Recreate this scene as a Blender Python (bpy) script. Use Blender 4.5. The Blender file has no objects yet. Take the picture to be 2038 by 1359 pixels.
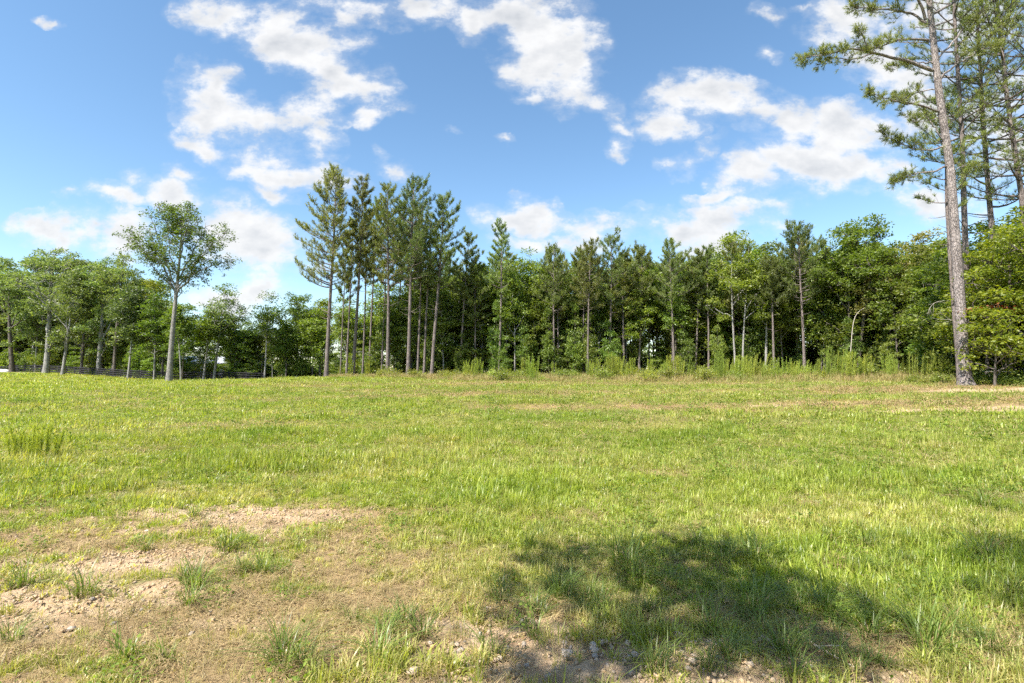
import bpy, math, random
import numpy as np
from mathutils import Vector, Matrix

# ------------------------------------------------------------------ camera, sky, sun, exposure
SC = bpy.context.scene
COL = SC.collection
PITCH = math.radians(3.35)
CAM_H = 1.6
FPX = 1000.0                      # focal length in photo pixels (photo 2038 wide)

cam = bpy.data.cameras.new('camera')
cam.sensor_width = 36.0
cam.lens = FPX / 2038.0 * 36.0
cam.clip_start = 0.05
cam.clip_end = 4000.0
cam_o = bpy.data.objects.new('camera', cam)
cam_o.location = (0, 0, CAM_H)
cam_o.rotation_euler = (math.radians(90) + PITCH, 0, 0)
COL.objects.link(cam_o)
SC.camera = cam_o

SUN_EL = math.radians(53)
SUN_H = Vector((-0.70, -0.71, 0)).normalized()        # horizontal direction towards the sun
SUN_DIR = (SUN_H * math.cos(SUN_EL) + Vector((0, 0, math.sin(SUN_EL)))).normalized()
sun = bpy.data.lights.new('sun', 'SUN')
sun.energy = 3.9
sun.angle = math.radians(0.53)
sun.color = (1.0, 0.955, 0.88)
sun_o = bpy.data.objects.new('sun', sun)
sun_o.rotation_euler = SUN_DIR.to_track_quat('Z', 'Y').to_euler()
sun_o.location = SUN_DIR * 60
COL.objects.link(sun_o)

SC.view_settings.view_transform = 'Standard'
SC.view_settings.look = 'None'
SC.view_settings.gamma = 1.0
SC.view_settings.use_curve_mapping = False
SC.view_settings.exposure = 1.62

SC.render.engine = 'CYCLES'
SC.cycles.max_bounces = 4
SC.cycles.diffuse_bounces = 3
SC.cycles.glossy_bounces = 2
SC.cycles.transmission_bounces = 3
SC.cycles.use_denoising = False
SC.cycles.use_adaptive_sampling = True
SC.cycles.adaptive_threshold = 0.03
SC.cycles.sample_clamp_indirect = 6.0


def ray(px, py):
    u = (px - 1019.0) / FPX
    w = (679.5 - py) / FPX
    c, s = math.cos(PITCH), math.sin(PITCH)
    return Vector((u, c - w * s, s + w * c))


def pt(px, py, Y):
    d = ray(px, py)
    return Vector((0, 0, CAM_H)) + d * (Y / d.y)


# --- world: Nishita sky with a layer of fair-weather cumulus
W = bpy.data.worlds.new('World')
SC.world = W
W.use_nodes = True
W.cycles.sampling_method = 'MANUAL'
W.cycles.sample_map_resolution = 256
nt = W.node_tree
for n in list(nt.nodes):
    nt.nodes.remove(n)
N = nt.nodes.new
L = nt.links.new


def mth(op, a, b=None, c=None, clamp=False):
    n = N('ShaderNodeMath'); n.operation = op; n.use_clamp = clamp
    for i, v in enumerate((a, b, c)):
        if v is None:
            continue
        if isinstance(v, (int, float)):
            n.inputs[i].default_value = v
        else:
            L(v, n.inputs[i])
    return n.outputs[0]


out = N('ShaderNodeOutputWorld')
sky = N('ShaderNodeTexSky'); sky.sky_type = 'NISHITA'; sky.sun_disc = False
sky.sun_elevation = SUN_EL
sky.sun_rotation = math.atan2(SUN_H.x, SUN_H.y)
sky.altitude = 100; sky.air_density = 1.0; sky.dust_density = 0.3; sky.ozone_density = 1.2
bg = N('ShaderNodeBackground'); bg.inputs['Strength'].default_value = 0.078
hsv = N('ShaderNodeHueSaturation'); hsv.inputs['Saturation'].default_value = 1.10; hsv.inputs['Hue'].default_value = 0.494
L(sky.outputs[0], hsv.inputs['Color']); L(hsv.outputs[0], bg.inputs['Color'])
tc = N('ShaderNodeTexCoord')
sep = N('ShaderNodeSeparateXYZ'); L(tc.outputs['Generated'], sep.inputs[0])
yy = mth('MAXIMUM', sep.outputs['Y'], 0.03)
u_ = mth('DIVIDE', sep.outputs['X'], yy)
v_ = mth('DIVIDE', sep.outputs['Z'], yy)
uv = N('ShaderNodeCombineXYZ'); L(u_, uv.inputs[0]); L(v_, uv.inputs[1])


def noise(vec, scale, detail, rough, dim='3D', color=False):
    n = N('ShaderNodeTexNoise'); n.inputs['Scale'].default_value = scale
    n.inputs['Detail'].default_value = detail; n.inputs['Roughness'].default_value = rough
    L(vec, n.inputs['Vector'])
    return n.outputs['Color' if color else 'Fac']


def vmath(op, a, b):
    n = N('ShaderNodeVectorMath'); n.operation = op
    for i, v in enumerate((a, b)):
        if isinstance(v, (tuple, list)):
            n.inputs[i].default_value = v
        else:
            L(v, n.inputs[i])
    return n.outputs[0]


def vscale(a, s):
    n = N('ShaderNodeVectorMath'); n.operation = 'SCALE'; L(a, n.inputs[0]); n.inputs['Scale'].default_value = s
    return n.outputs[0]


w1 = vscale(vmath('SUBTRACT', noise(uv.outputs[0], 5.0, 3, 0.55, color=True), (0.5, 0.5, 0.5)), 0.14)
w2 = vscale(vmath('SUBTRACT', noise(uv.outputs[0], 17.0, 4, 0.6, color=True), (0.5, 0.5, 0.5)), 0.05)
uvw = vmath('ADD', vmath('ADD', uv.outputs[0], w1), w2)
# cloud banks: (photo px, py, half width, half height, tilt degrees clockwise, weight)
CLOUDS = [
    (455, 35, 120, 55, 10, 1), (590, 70, 170, 70, 18, 1.15), (660, 120, 140, 60, 28, 1.1), (745, 165, 90, 32, 28, .9),
    (420, 200, 95, 70, 25, 1.1), (490, 220, 85, 48, 15, 1), (385, 150, 40, 40, 60, .8), (615, 215, 85, 55, 10, .95),
    (745, 228, 50, 24, -25, .8), (630, 285, 50, 40, 10, .8), (400, 282, 75, 20, 18, .75), (545, 305, 95, 38, 0, .95),
    (570, 345, 150, 32, 12, 1), (360, 335, 62, 24, 5, .9), (660, 355, 80, 26, 6, .9), (335, 378, 90, 38, 18, 1.05), (215, 388, 62, 26, 5, .9),
    (140, 386, 38, 18, 10, .75), (790, 322, 52, 30, 28, .95), (570, 388, 80, 25, 33, .85), (125, 458, 110, 44, 10, 1.1),
    (240, 470, 110, 50, 0, 1.05), (480, 470, 135, 75, 12, 1.25), (520, 510, 90, 45, 15, 1), (470, 580, 120, 36, 5, 1),
    (510, 548, 60, 16, 5, .7), (640, 530, 60, 20, 10, .6),
    (1085, 90, 130, 95, 20, 1.2), (1130, 135, 90, 80, 40, 1.1), (945, 45, 70, 34, 10, .9), (1020, 40, 90, 40, 25, 1),
    (1185, 190, 66, 42, 20, .95), (1075, 185, 60, 22, 0, .7),
    (1075, 437, 145, 40, 8, 1.15), (1080, 485, 120, 28, 3, .95), (1370, 452, 175, 50, -4, 1.2), (1490, 415, 75, 25, -5, .85),
    (1395, 498, 100, 36, 0, .9), (1270, 415, 50, 16, -5, .6),
    (1420, 195, 140, 48, 8, 1.05), (1330, 232, 70, 34, 10, .95), (1510, 225, 130, 50, 12, 1.05), (1590, 255, 130, 66, 15, 1.1),
    (1680, 270, 140, 75, 10, 1.15), (1500, 340, 90, 50, 5, 1.0), (1610, 345, 120, 55, 5, 1.05), (1720, 330, 120, 50, 0, 1),
    (1380, 302, 62, 24, -40, .85), (1340, 318, 40, 18, 0, .65), (1240, 245, 40, 22, 0, .8), (1240, 282, 34, 28, 20, .85),
    (1510, 97, 48, 20, 5, .8), (1680, 55, 100, 60, 20, 1), (1760, 110, 110, 60, 35, .95), (1820, 180, 110, 70, 10, 1.05),
    (1900, 60, 150, 80, 0, 1), (1450, 388, 85, 22, 5, .75), (1870, 390, 100, 60, 0, .9), (2000, 250, 120, 120, 0, 1),
    (700, 15, 130, 42, 5, .95), (860, 15, 80, 34, 5, .85), (1530, 5, 60, 24, 0, .7), (100, 28, 34, 15, 5, .7),
    (1005, 290, 28, 12, 10, .65), (900, 270, 25, 10, 30, .4),
]
F = None
for (px, py, a, b, tilt, wgt) in CLOUDS:
    d = ray(px, py)
    m = N('ShaderNodeMapping'); m.vector_type = 'TEXTURE'
    m.inputs['Location'].default_value = (d.x / d.y, d.z / d.y, 0)
    m.inputs['Rotation'].default_value = (0, 0, -math.radians(tilt))
    m.inputs['Scale'].default_value = (1.25 * a / FPX, 1.3 * b / FPX, 1)
    L(uvw, m.inputs['Vector'])
    g = N('ShaderNodeTexGradient'); g.gradient_type = 'SPHERICAL'
    L(m.outputs[0], g.inputs[0])
    val = g.outputs['Fac']
    if wgt != 1:
        val = mth('MULTIPLY', val, wgt)
    F = val if F is None else mth('MAXIMUM', F, val)
# general scattered cloud over the rest of the dome (behind and beside the view)
pz = mth('ADD', mth('MAXIMUM', sep.outputs['Z'], 0.0), 0.12)
cp = N('ShaderNodeCombineXYZ')
L(mth('DIVIDE', sep.outputs['X'], pz), cp.inputs[0]); L(mth('DIVIDE', sep.outputs['Y'], pz), cp.inputs[1])
gen = noise(cp.outputs[0], 0.55, 3, 0.5)
side = N('ShaderNodeMapRange'); side.inputs[1].default_value = 0.62; side.inputs[2].default_value = 0.35
L(sep.outputs['Y'], side.inputs[0])
genf = mth('MULTIPLY', mth('SUBTRACT', gen, 0.47), 5.0, clamp=True)
F = mth('MAXIMUM', F, mth('MULTIPLY', genf, mth('MULTIPLY', side.outputs[0], 0.7)))
stretch = N('ShaderNodeMapping'); stretch.inputs['Scale'].default_value = (1, 1.5, 1); L(uv.outputs[0], stretch.inputs[0])
fb = noise(stretch.outputs[0], 8.5, 9, 0.62)
stretch2 = N('ShaderNodeMapping'); stretch2.inputs['Scale'].default_value = (1, 1.5, 1)
stretch2.inputs['Location'].default_value = (0.012, -0.03, 0)
L(uv.outputs[0], stretch2.inputs[0])
fb2 = noise(stretch2.outputs[0], 7.5, 4, 0.5)
fb1 = noise(stretch.outputs[0], 7.5, 4, 0.5)
dens = mth('ADD', mth('MULTIPLY', F, 0.9), mth('MULTIPLY', mth('SUBTRACT', fb, 0.5), 2.7))
al = N('ShaderNodeMapRange'); al.interpolation_type = 'SMOOTHSTEP'
al.inputs[1].default_value = 0.14; al.inputs[2].default_value = 0.78
gate = mth('MULTIPLY', F, 8.0, clamp=True)
L(mth('MULTIPLY', dens, gate), al.inputs[0])
al2 = N('ShaderNodeMapRange'); al2.interpolation_type = 'SMOOTHSTEP'
al2.inputs[1].default_value = -0.08; al2.inputs[2].default_value = 0.55; al2.inputs[4].default_value = 0.26
L(mth('MULTIPLY', dens, gate), al2.inputs[0])
thin = mth('MULTIPLY', al2.outputs[0], gate)
alpha = mth('MAXIMUM', mth('MULTIPLY', al.outputs[0], 0.95), thin)
relief = mth('MULTIPLY', mth('SUBTRACT', fb1, fb2), 0.6)
core = N('ShaderNodeMapRange'); core.inputs[1].default_value = 0.55; core.inputs[2].default_value = 1.25
core.inputs[3].default_value = 0.0; core.inputs[4].default_value = 0.13
L(dens, core.inputs[0])
bright = mth('ADD', mth('SUBTRACT', 0.97, core.outputs[0]), relief)
bright = mth('MINIMUM', mth('MAXIMUM', bright, 0.66), 1.0)
cc = N('ShaderNodeMixRGB'); cc.inputs[1].default_value = (0.86, 0.90, 0.96, 1); cc.inputs[2].default_value = (1.0, 1.0, 1.0, 1)
cr = N('ShaderNodeMapRange'); cr.inputs[1].default_value = 0.7; cr.inputs[2].default_value = 0.95; L(bright, cr.inputs[0])
L(cr.outputs[0], cc.inputs[0])
cs = mth('MULTIPLY', bright, 0.335)
bgc = N('ShaderNodeBackground'); L(cc.outputs[0], bgc.inputs['Color']); L(cs, bgc.inputs['Strength'])
mixs = N('ShaderNodeMixShader'); L(alpha, mixs.inputs[0]); L(bg.outputs[0], mixs.inputs[1]); L(bgc.outputs[0], mixs.inputs[2])
L(mixs.outputs[0], out.inputs['Surface'])

# ------------------------------------------------------------------ helpers
RNG = np.random.default_rng(7)


def mk_mesh(name, V, Q=None, T=None, attrs=None, smooth=False):
    V = np.asarray(V, dtype=np.float32).reshape(-1, 3)
    me = bpy.data.meshes.new(name)
    parts, starts = [], []
    nl = 0
    if Q is not None and len(Q):
        Q = np.asarray(Q, dtype=np.int32).reshape(-1, 4)
        parts.append(Q.ravel()); starts.append(np.arange(len(Q)) * 4); nl = Q.size
    if T is not None and len(T):
        T = np.asarray(T, dtype=np.int32).reshape(-1, 3)
        parts.append(T.ravel()); starts.append(nl + np.arange(len(T)) * 3)
    loops = np.concatenate(parts).astype(np.int32)
    st = np.concatenate(starts).astype(np.int32)
    me.vertices.add(len(V)); me.vertices.foreach_set('co', V.ravel())
    me.loops.add(len(loops)); me.loops.foreach_set('vertex_index', loops)
    me.polygons.add(len(st)); me.polygons.foreach_set('loop_start', st)
    if smooth:
        me.polygons.foreach_set('use_smooth', np.ones(len(st), dtype=bool))
    me.update(calc_edges=True)
    for k, a in (attrs or {}).items():
        at = me.attributes.new(k, 'FLOAT', 'POINT')
        at.data.foreach_set('value', np.asarray(a, dtype=np.float32))
    return me


class MB:
    """collects vertices, quads, triangles and one float per vertex"""
    def __init__(s):
        s.v, s.q, s.t, s.a, s.n = [], [], [], [], 0

    def add(s, V, Q=None, T=None, var=None):
        V = np.asarray(V, dtype=np.float64).reshape(-1, 3)
        if Q is not None and len(Q): s.q.append(np.asarray(Q) + s.n)
        if T is not None and len(T): s.t.append(np.asarray(T) + s.n)
        s.v.append(V)
        s.a.append(np.full(len(V), 0.5) if var is None else np.broadcast_to(np.asarray(var, float), (len(V),)))
        s.n += len(V)

    def mesh(s, name, smooth=False):
        return mk_mesh(name, np.concatenate(s.v),
                       np.concatenate(s.q) if s.q else None,
                       np.concatenate(s.t) if s.t else None,
                       {'var': np.concatenate(s.a)}, smooth)

    def tube(s, P, R, sides=6, cap=True, var=0.5):
        P = np.asarray(P, float); R = np.asarray(R, float)
        n = len(P)
        T = np.gradient(P, axis=0)
        T /= np.linalg.norm(T, axis=1)[:, None] + 1e-9
        ref = np.array([1., 0, 0]) if abs(T[0][0]) < 0.8 else np.array([0, 1., 0])
        A = np.cross(T, ref); A /= np.linalg.norm(A, axis=1)[:, None] + 1e-9
        B = np.cross(T, A)
        th = np.linspace(0, 2 * np.pi, sides, endpoint=False)
        V = P[:, None, :] + R[:, None, None] * (np.cos(th)[None, :, None] * A[:, None, :] + np.sin(th)[None, :, None] * B[:, None, :])
        V = V.reshape(-1, 3)
        i = np.arange(n - 1)[:, None] * sides
        j = np.arange(sides)[None, :]
        j2 = (j + 1) % sides
        Q = np.stack([i + j, i + j2, i + sides + j2, i + sides + j], -1).reshape(-1, 4)
        T3 = None
        if cap:
            V = np.concatenate([V, P[-1:] + T[-1:] * R[-1] * 0.5])
            k = (n - 1) * sides
            T3 = np.stack([k + np.arange(sides), k + (np.arange(sides) + 1) % sides, np.full(sides, n * sides)], -1)
        s.add(V, Q, T3, var)

    def box(s, c, sz, rz=0.0, var=0.5):
        x, y, z = np.array(sz) / 2.0
        V = np.array([[-x, -y, -z], [x, -y, -z], [x, y, -z], [-x, y, -z], [-x, -y, z], [x, -y, z], [x, y, z], [-x, y, z]])
        ca, sa = math.cos(rz), math.sin(rz)
        V = V @ np.array([[ca, sa, 0], [-sa, ca, 0], [0, 0, 1]]) + np.array(c)
        s.add(V, [[0, 3, 2, 1], [4, 5, 6, 7], [0, 1, 5, 4], [1, 2, 6, 5], [2, 3, 7, 6], [3, 0, 4, 7]], None, var)


def unit(a):
    return a / (np.linalg.norm(a, axis=-1, keepdims=True) + 1e-9)


def leaves(mb, P, size, rng, up=0.6, aspect=0.55, droop=0.15, outdir=None, jitter=0.25):
    """diamond leaves folded along the midrib, one quad pair each"""
    n = len(P)
    d = rng.normal(size=(n, 3)); d[:, 2] *= 0.5; d[:, 2] -= droop
    if outdir is not None:
        d += outdir * 0.8
    d = unit(d)
    nn_ = rng.normal(size=(n, 3)) * (1 - up * 0.55); nn_[:, 2] += up
    sd = unit(np.cross(d, nn_))
    nr = unit(np.cross(sd, d))
    Lf = size * rng.uniform(1 - jitter * 1.4, 1 + jitter * 1.4, n)[:, None]
    Wd = Lf * aspect * 0.5
    p0 = P
    p1 = P + d * Lf * 0.45 + sd * Wd + nr * Wd * 0.35
    p2 = P + d * Lf
    p3 = P + d * Lf * 0.45 - sd * Wd + nr * Wd * 0.35
    V = np.stack([p0, p1, p2, p3], 1).reshape(-1, 3)
    i = np.arange(n)[:, None] * 4
    T = np.concatenate([i + np.array([[0, 1, 2]]), i + np.array([[0, 2, 3]])])
    mb.add(V, None, T, np.repeat(rng.uniform(0, 1, n), 4))


def needles(mb, P, D, rng, length, width, n, spread=(20, 75), seglen=0.22):
    """bundles of needles bristling from twig ends"""
    m = len(P)
    P = np.repeat(P, n, 0); D = unit(np.repeat(D, n, 0))
    r = rng.normal(size=D.shape); perp = unit(r - D * np.sum(r * D, 1, keepdims=True))
    a = np.radians(rng.uniform(spread[0], spread[1], m * n))[:, None]
    d = unit(D * np.cos(a) + perp * np.sin(a) + np.array([[0, 0, 0.06]]))
    base = P + D * rng.uniform(-seglen, 0.02, (m * n, 1))
    s2 = unit(np.cross(d, rng.normal(size=d.shape)))
    ln = length * rng.uniform(0.7, 1.1, (m * n, 1))
    V = np.stack([base - s2 * width / 2, base + s2 * width / 2, base + d * ln], 1).reshape(-1, 3)
    T = np.arange(m * n * 3).reshape(-1, 3)
    var = np.repeat(np.clip(np.repeat(rng.uniform(0, 1, m), n) + rng.normal(0, .15, m * n), 0, 1), 3)
    mb.add(V, None, T, var)


def vnoise(x, y, seed=0):
    xi = np.floor(x).astype(np.int64); yi = np.floor(y).astype(np.int64)
    fx = x - xi; fy = y - yi
    fx = fx * fx * (3 - 2 * fx); fy = fy * fy * (3 - 2 * fy)

    def h(a, b):
        k = (a * 374761393 + b * 668265263 + seed * 1274126177) & 0xFFFFFFFF
        k = ((k ^ (k >> 13)) * 1274126177) & 0xFFFFFFFF
        return ((k ^ (k >> 16)) & 0xFFFF) / 65535.0
    a = h(xi, yi); b = h(xi + 1, yi); c = h(xi, yi + 1); d = h(xi + 1, yi + 1)
    return (a * (1 - fx) + b * fx) * (1 - fy) + (c * (1 - fx) + d * fx) * fy


def fbm(x, y, seed=0, oct=4):
    s = 0; a = 0.5; t = 0
    for o in range(oct):
        s = s + a * vnoise(x * 2 ** o + 17.3 * o, y * 2 ** o - 9.1 * o, seed + o); t += a; a *= 0.5
    return s / t


def sstep(a, b, x):
    t = np.clip((x - a) / (b - a), 0, 1)
    return t * t * (3 - 2 * t)


# ------------------------------------------------------------------ materials
def new_mat(name):
    m = bpy.data.materials.new(name); m.use_nodes = True
    t = m.node_tree
    for n in list(t.nodes):
        t.nodes.remove(n)
    o = t.nodes.new('ShaderNodeOutputMaterial')
    return m, t, o


def leaf_mat(name, c1, c2, tr, tfac=0.35, rough=0.45, spec=0.35, hue=0.0, instanced=None, vjit=0.25):
    """c1..c2 by the leaf's own random value; tr is the colour of light passing through"""
    m, t, o = new_mat(name)
    N_, L_ = t.nodes.new, t.links.new
    at = N_('ShaderNodeAttribute'); at.attribute_name = 'var'
    mx = N_('ShaderNodeMixRGB'); mx.inputs[1].default_value = (*c1, 1); mx.inputs[2].default_value = (*c2, 1)
    L_(at.outputs['Fac'], mx.inputs[0])
    col = mx.outputs[0]
    oi = N_('ShaderNodeObjectInfo')
    if instanced:
        ia = N_('ShaderNodeAttribute'); ia.attribute_type = 'INSTANCER'; ia.attribute_name = 'tint'
        mx2 = N_('ShaderNodeMixRGB'); mx2.inputs[2].default_value = (*instanced, 1)
        ng_ = N_('ShaderNodeMath'); ng_.operation = 'MULTIPLY'; ng_.inputs[1].default_value = -1; ng_.use_clamp = True; L_(ia.outputs['Fac'], ng_.inputs[0])
        ps_ = N_('ShaderNodeMath'); ps_.operation = 'MULTIPLY'; ps_.inputs[1].default_value = 1; ps_.use_clamp = True; L_(ia.outputs['Fac'], ps_.inputs[0])
        dk_ = N_('ShaderNodeMixRGB'); dk_.blend_type = 'MULTIPLY'; dk_.inputs[2].default_value = (.45, .62, .5, 1)
        L_(ng_.outputs[0], dk_.inputs[0]); L_(col, dk_.inputs[1])
        L_(ps_.outputs[0], mx2.inputs[0]); L_(dk_.outputs[0], mx2.inputs[1]); col = mx2.outputs[0]
    hs = N_('ShaderNodeHueSaturation')
    mr = N_('ShaderNodeMapRange'); mr.inputs[3].default_value = 1 - vjit; mr.inputs[4].default_value = 1 + vjit
    L_(oi.outputs['Random'], mr.inputs[0]); L_(mr.outputs[0], hs.inputs['Value'])
    if hue:
        wn = N_('ShaderNodeTexWhiteNoise'); wn.noise_dimensions = '1D'; L_(oi.outputs['Random'], wn.inputs['W'])
        mh = N_('ShaderNodeMapRange'); mh.inputs[3].default_value = 0.5 - hue; mh.inputs[4].default_value = 0.5 + hue
        L_(wn.outputs['Value'], mh.inputs[0]); L_(mh.outputs[0], hs.inputs['Hue'])
    L_(col, hs.inputs['Color'])
    pr = N_('ShaderNodeBsdfPrincipled'); pr.inputs['Roughness'].default_value = rough
    pr.inputs['Specular IOR Level'].default_value = spec
    L_(hs.outputs[0], pr.inputs['Base Color'])
    tl = N_('ShaderNodeBsdfTranslucent')
    tm = N_('ShaderNodeMixRGB'); tm.blend_type = 'MULTIPLY'; tm.inputs[0].default_value = 1
    tm.inputs[2].default_value = (*tr, 1); L_(hs.outputs[0], tm.inputs[1]); L_(tm.outputs[0], tl.inputs['Color'])
    ms = N_('ShaderNodeMixShader'); ms.inputs[0].default_value = tfac
    L_(pr.outputs[0], ms.inputs[1]); L_(tl.outputs[0], ms.inputs[2]); L_(ms.outputs[0], o.inputs['Surface'])
    return m


def bark_mat(name, c1, c2, scale=14.0, zs=0.22, crack=0.5, bump=0.02, plates=False):
    m, t, o = new_mat(name)
    N_, L_ = t.nodes.new, t.links.new
    tc_ = N_('ShaderNodeTexCoord')
    mp = N_('ShaderNodeMapping'); mp.inputs['Scale'].default_value = (1, 1, zs); L_(tc_.outputs['Object'], mp.inputs[0])
    n1 = N_('ShaderNodeTexNoise'); n1.inputs['Scale'].default_value = scale; n1.inputs['Detail'].default_value = 5; L_(mp.outputs[0], n1.inputs[0])
    vo = N_('ShaderNodeTexVoronoi'); vo.feature = 'DISTANCE_TO_EDGE'; vo.inputs['Scale'].default_value = scale * (0.9 if plates else 1.4)
    wv = N_('ShaderNodeVectorMath'); wv.operation = 'ADD'
    ns = N_('ShaderNodeVectorMath'); ns.operation = 'SCALE'; ns.inputs['Scale'].default_value = 0.05
    L_(n1.outputs['Color'], ns.inputs[0]); L_(mp.outputs[0], wv.inputs[0]); L_(ns.outputs[0], wv.inputs[1])
    L_(wv.outputs[0], vo.inputs['Vector'])
    rp = N_('ShaderNodeMapRange'); rp.inputs[1].default_value = 0.0; rp.inputs[2].default_value = 0.12; L_(vo.outputs['Distance'], rp.inputs[0])
    mx = N_('ShaderNodeMixRGB'); mx.inputs[1].default_value = (*c1, 1); mx.inputs[2].default_value = (*c2, 1)
    n2 = N_('ShaderNodeTexNoise'); n2.inputs['Scale'].default_value = 2.2; n2.inputs['Detail'].default_value = 3; L_(tc_.outputs['Object'], n2.inputs[0])
    mr = N_('ShaderNodeMapRange'); mr.inputs[1].default_value = 0.35; mr.inputs[2].default_value = 0.65
    av = N_('ShaderNodeMath'); av.operation = 'MULTIPLY_ADD'; av.inputs[1].default_value = 0.5
    hv = N_('ShaderNodeMath'); hv.operation = 'MULTIPLY'; hv.inputs[1].default_value = 0.5; L_(n2.outputs['Fac'], hv.inputs[0])
    L_(n1.outputs['Fac'], av.inputs[0]); L_(hv.outputs[0], av.inputs[2]); L_(av.outputs[0], mr.inputs[0])
    L_(mr.outputs[0], mx.inputs[0])
    dk = N_('ShaderNodeMixRGB'); dk.blend_type = 'MULTIPLY'
    dk.inputs[2].default_value = (1 - crack, 1 - crack, 1 - crack, 1)
    iv = N_('ShaderNodeMath'); iv.operation = 'SUBTRACT'; iv.inputs[0].default_value = 1; L_(rp.outputs[0], iv.inputs[1])
    L_(iv.outputs[0], dk.inputs[0]); L_(mx.outputs[0], dk.inputs[1])
    pr = N_('ShaderNodeBsdfPrincipled'); pr.inputs['Roughness'].default_value = 0.9; pr.inputs['Specular IOR Level'].default_value = 0.15
    L_(dk.outputs[0], pr.inputs['Base Color'])
    bp = N_('ShaderNodeBump'); bp.inputs['Strength'].default_value = 0.8; bp.inputs['Distance'].default_value = bump
    hb = N_('ShaderNodeMath'); hb.operation = 'ADD'; L_(rp.outputs[0], hb.inputs[0]); L_(n1.outputs['Fac'], hb.inputs[1])
    L_(hb.outputs[0], bp.inputs['Height']); L_(bp.outputs[0], pr.inputs['Normal'])
    L_(pr.outputs[0], o.inputs['Surface'])
    return m


def plain_mat(name, c1, c2, scale=6.0, rough=0.85, bump=0.0, objrand=0.0):
    m, t, o = new_mat(name)
    N_, L_ = t.nodes.new, t.links.new
    tc_ = N_('ShaderNodeTexCoord')
    n1 = N_('ShaderNodeTexNoise'); n1.inputs['Scale'].default_value = scale; n1.inputs['Detail'].default_value = 5; L_(tc_.outputs['Object'], n1.inputs[0])
    mr = N_('ShaderNodeMapRange'); mr.inputs[1].default_value = 0.3; mr.inputs[2].default_value = 0.7; L_(n1.outputs['Fac'], mr.inputs[0])
    mx = N_('ShaderNodeMixRGB'); mx.inputs[1].default_value = (*c1, 1); mx.inputs[2].default_value = (*c2, 1); L_(mr.outputs[0], mx.inputs[0])
    col = mx.outputs[0]
    if objrand:
        oi = N_('ShaderNodeObjectInfo'); hs = N_('ShaderNodeHueSaturation')
        r = N_('ShaderNodeMapRange'); r.inputs[3].default_value = 1 - objrand; r.inputs[4].default_value = 1 + objrand
        L_(oi.outputs['Random'], r.inputs[0]); L_(r.outputs[0], hs.inputs['Value']); L_(r.outputs[0], hs.inputs['Saturation']); L_(col, hs.inputs['Color']); col = hs.outputs[0]
    pr = N_('ShaderNodeBsdfPrincipled'); pr.inputs['Roughness'].default_value = rough; pr.inputs['Specular IOR Level'].default_value = 0.25
    L_(col, pr.inputs['Base Color'])
    if bump:
        bp = N_('ShaderNodeBump'); bp.inputs['Distance'].default_value = bump; L_(n1.outputs['Fac'], bp.inputs['Height']); L_(bp.outputs[0], pr.inputs['Normal'])
    L_(pr.outputs[0], o.inputs['Surface'])
    return m


M = {}
M['oak_leaf'] = leaf_mat('oak_leaf', (.075, .115, .022), (.19, .235, .045), (1.5, 1.6, .5), .44, .42, .45, .012)
M['grove_leaf'] = leaf_mat('grove_leaf', (.085, .130, .042), (.23, .27, .095), (1.4, 1.5, .55), .45, .42, .5, .015)
M['wood_leaf'] = leaf_mat('wood_leaf', (.085, .135, .026), (.23, .28, .055), (1.5, 1.6, .4), .45, .42, .5, .022)
M['poplar_leaf'] = leaf_mat('poplar_leaf', (.10, .155, .028), (.23, .285, .055), (1.5, 1.6, .4), .45, .45, .4)
M['olive_leaf'] = leaf_mat('olive_leaf', (.13, .135, .038), (.29, .26, .095), (1.4, 1.4, .5), .42, .5, .35)
M['maple_leaf'] = leaf_mat('maple_leaf', (.12, .18, .022), (.31, .34, .050), (1.6, 1.6, .3), .47, .42, .45, .015)
M['yellow_leaf'] = leaf_mat('yellow_leaf', (.14, .17, .015), (.26, .27, .03), (1.8, 1.7, .3), .42, .42, .4)
M['red_leaf'] = leaf_mat('red_leaf', (.25, .05, .03), (.35, .15, .04), (1.6, 1.0, .5), .4, .5, .3)
M['needle'] = leaf_mat('needle', (.115, .145, .045), (.26, .285, .090), (1.3, 1.4, .45), .42, .42, .5, .03)
M['needle_near'] = leaf_mat('needle_near', (.13, .17, .050), (.31, .35, .11), (1.4, 1.4, .45), .42, .38, .5, .01)
M['fennel'] = leaf_mat('fennel', (.20, .26, .045), (.40, .44, .095), (1.6, 1.6, .4), .45, .55, .3, .02)
M['shrub_leaf'] = leaf_mat('shrub_leaf', (.15, .20, .030), (.34, .36, .075), (1.6, 1.6, .4), .45, .42, .5, .02)
M['grass'] = leaf_mat('grass', (.14, .20, .020), (.40, .455, .068), (1.55, 1.55, .42), .45, .40, .5, instanced=(.50, .43, .19), vjit=.3)
M['clump'] = leaf_mat('clump', (.085, .135, .022), (.20, .25, .055), (1.6, 1.7, .4), .38, .38, .5)
M['weed'] = leaf_mat('weed', (.10, .16, .024), (.21, .27, .05), (1.5, 1.6, .4), .42, .6, .2)
M['thatch'] = leaf_mat('thatch', (.24, .165, .080), (.46, .35, .18), (1.2, 1.1, .8), .25, .6, .25, instanced=(.20, .21, .055), vjit=.25)
M['drygrass'] = leaf_mat('drygrass', (.30, .215, .095), (.50, .40, .19), (1.3, 1.2, .7), .35, .55, .25, instanced=(.22, .26, .06), vjit=.2)
M['pine_bark'] = bark_mat('pine_bark', (.13, .105, .098), (.27, .225, .205), 11, .25, .5)
M['hero_bark'] = bark_mat('hero_bark', (.16, .133, .125), (.40, .345, .325), 17, .38, .62, .03, True)
M['oak_bark'] = bark_mat('oak_bark', (.20, .18, .165), (.37, .345, .315), 12, .16, .45)
M['grey_bark'] = bark_mat('grey_bark', (.22, .205, .19), (.40, .38, .355), 9, .2, .4)
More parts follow.
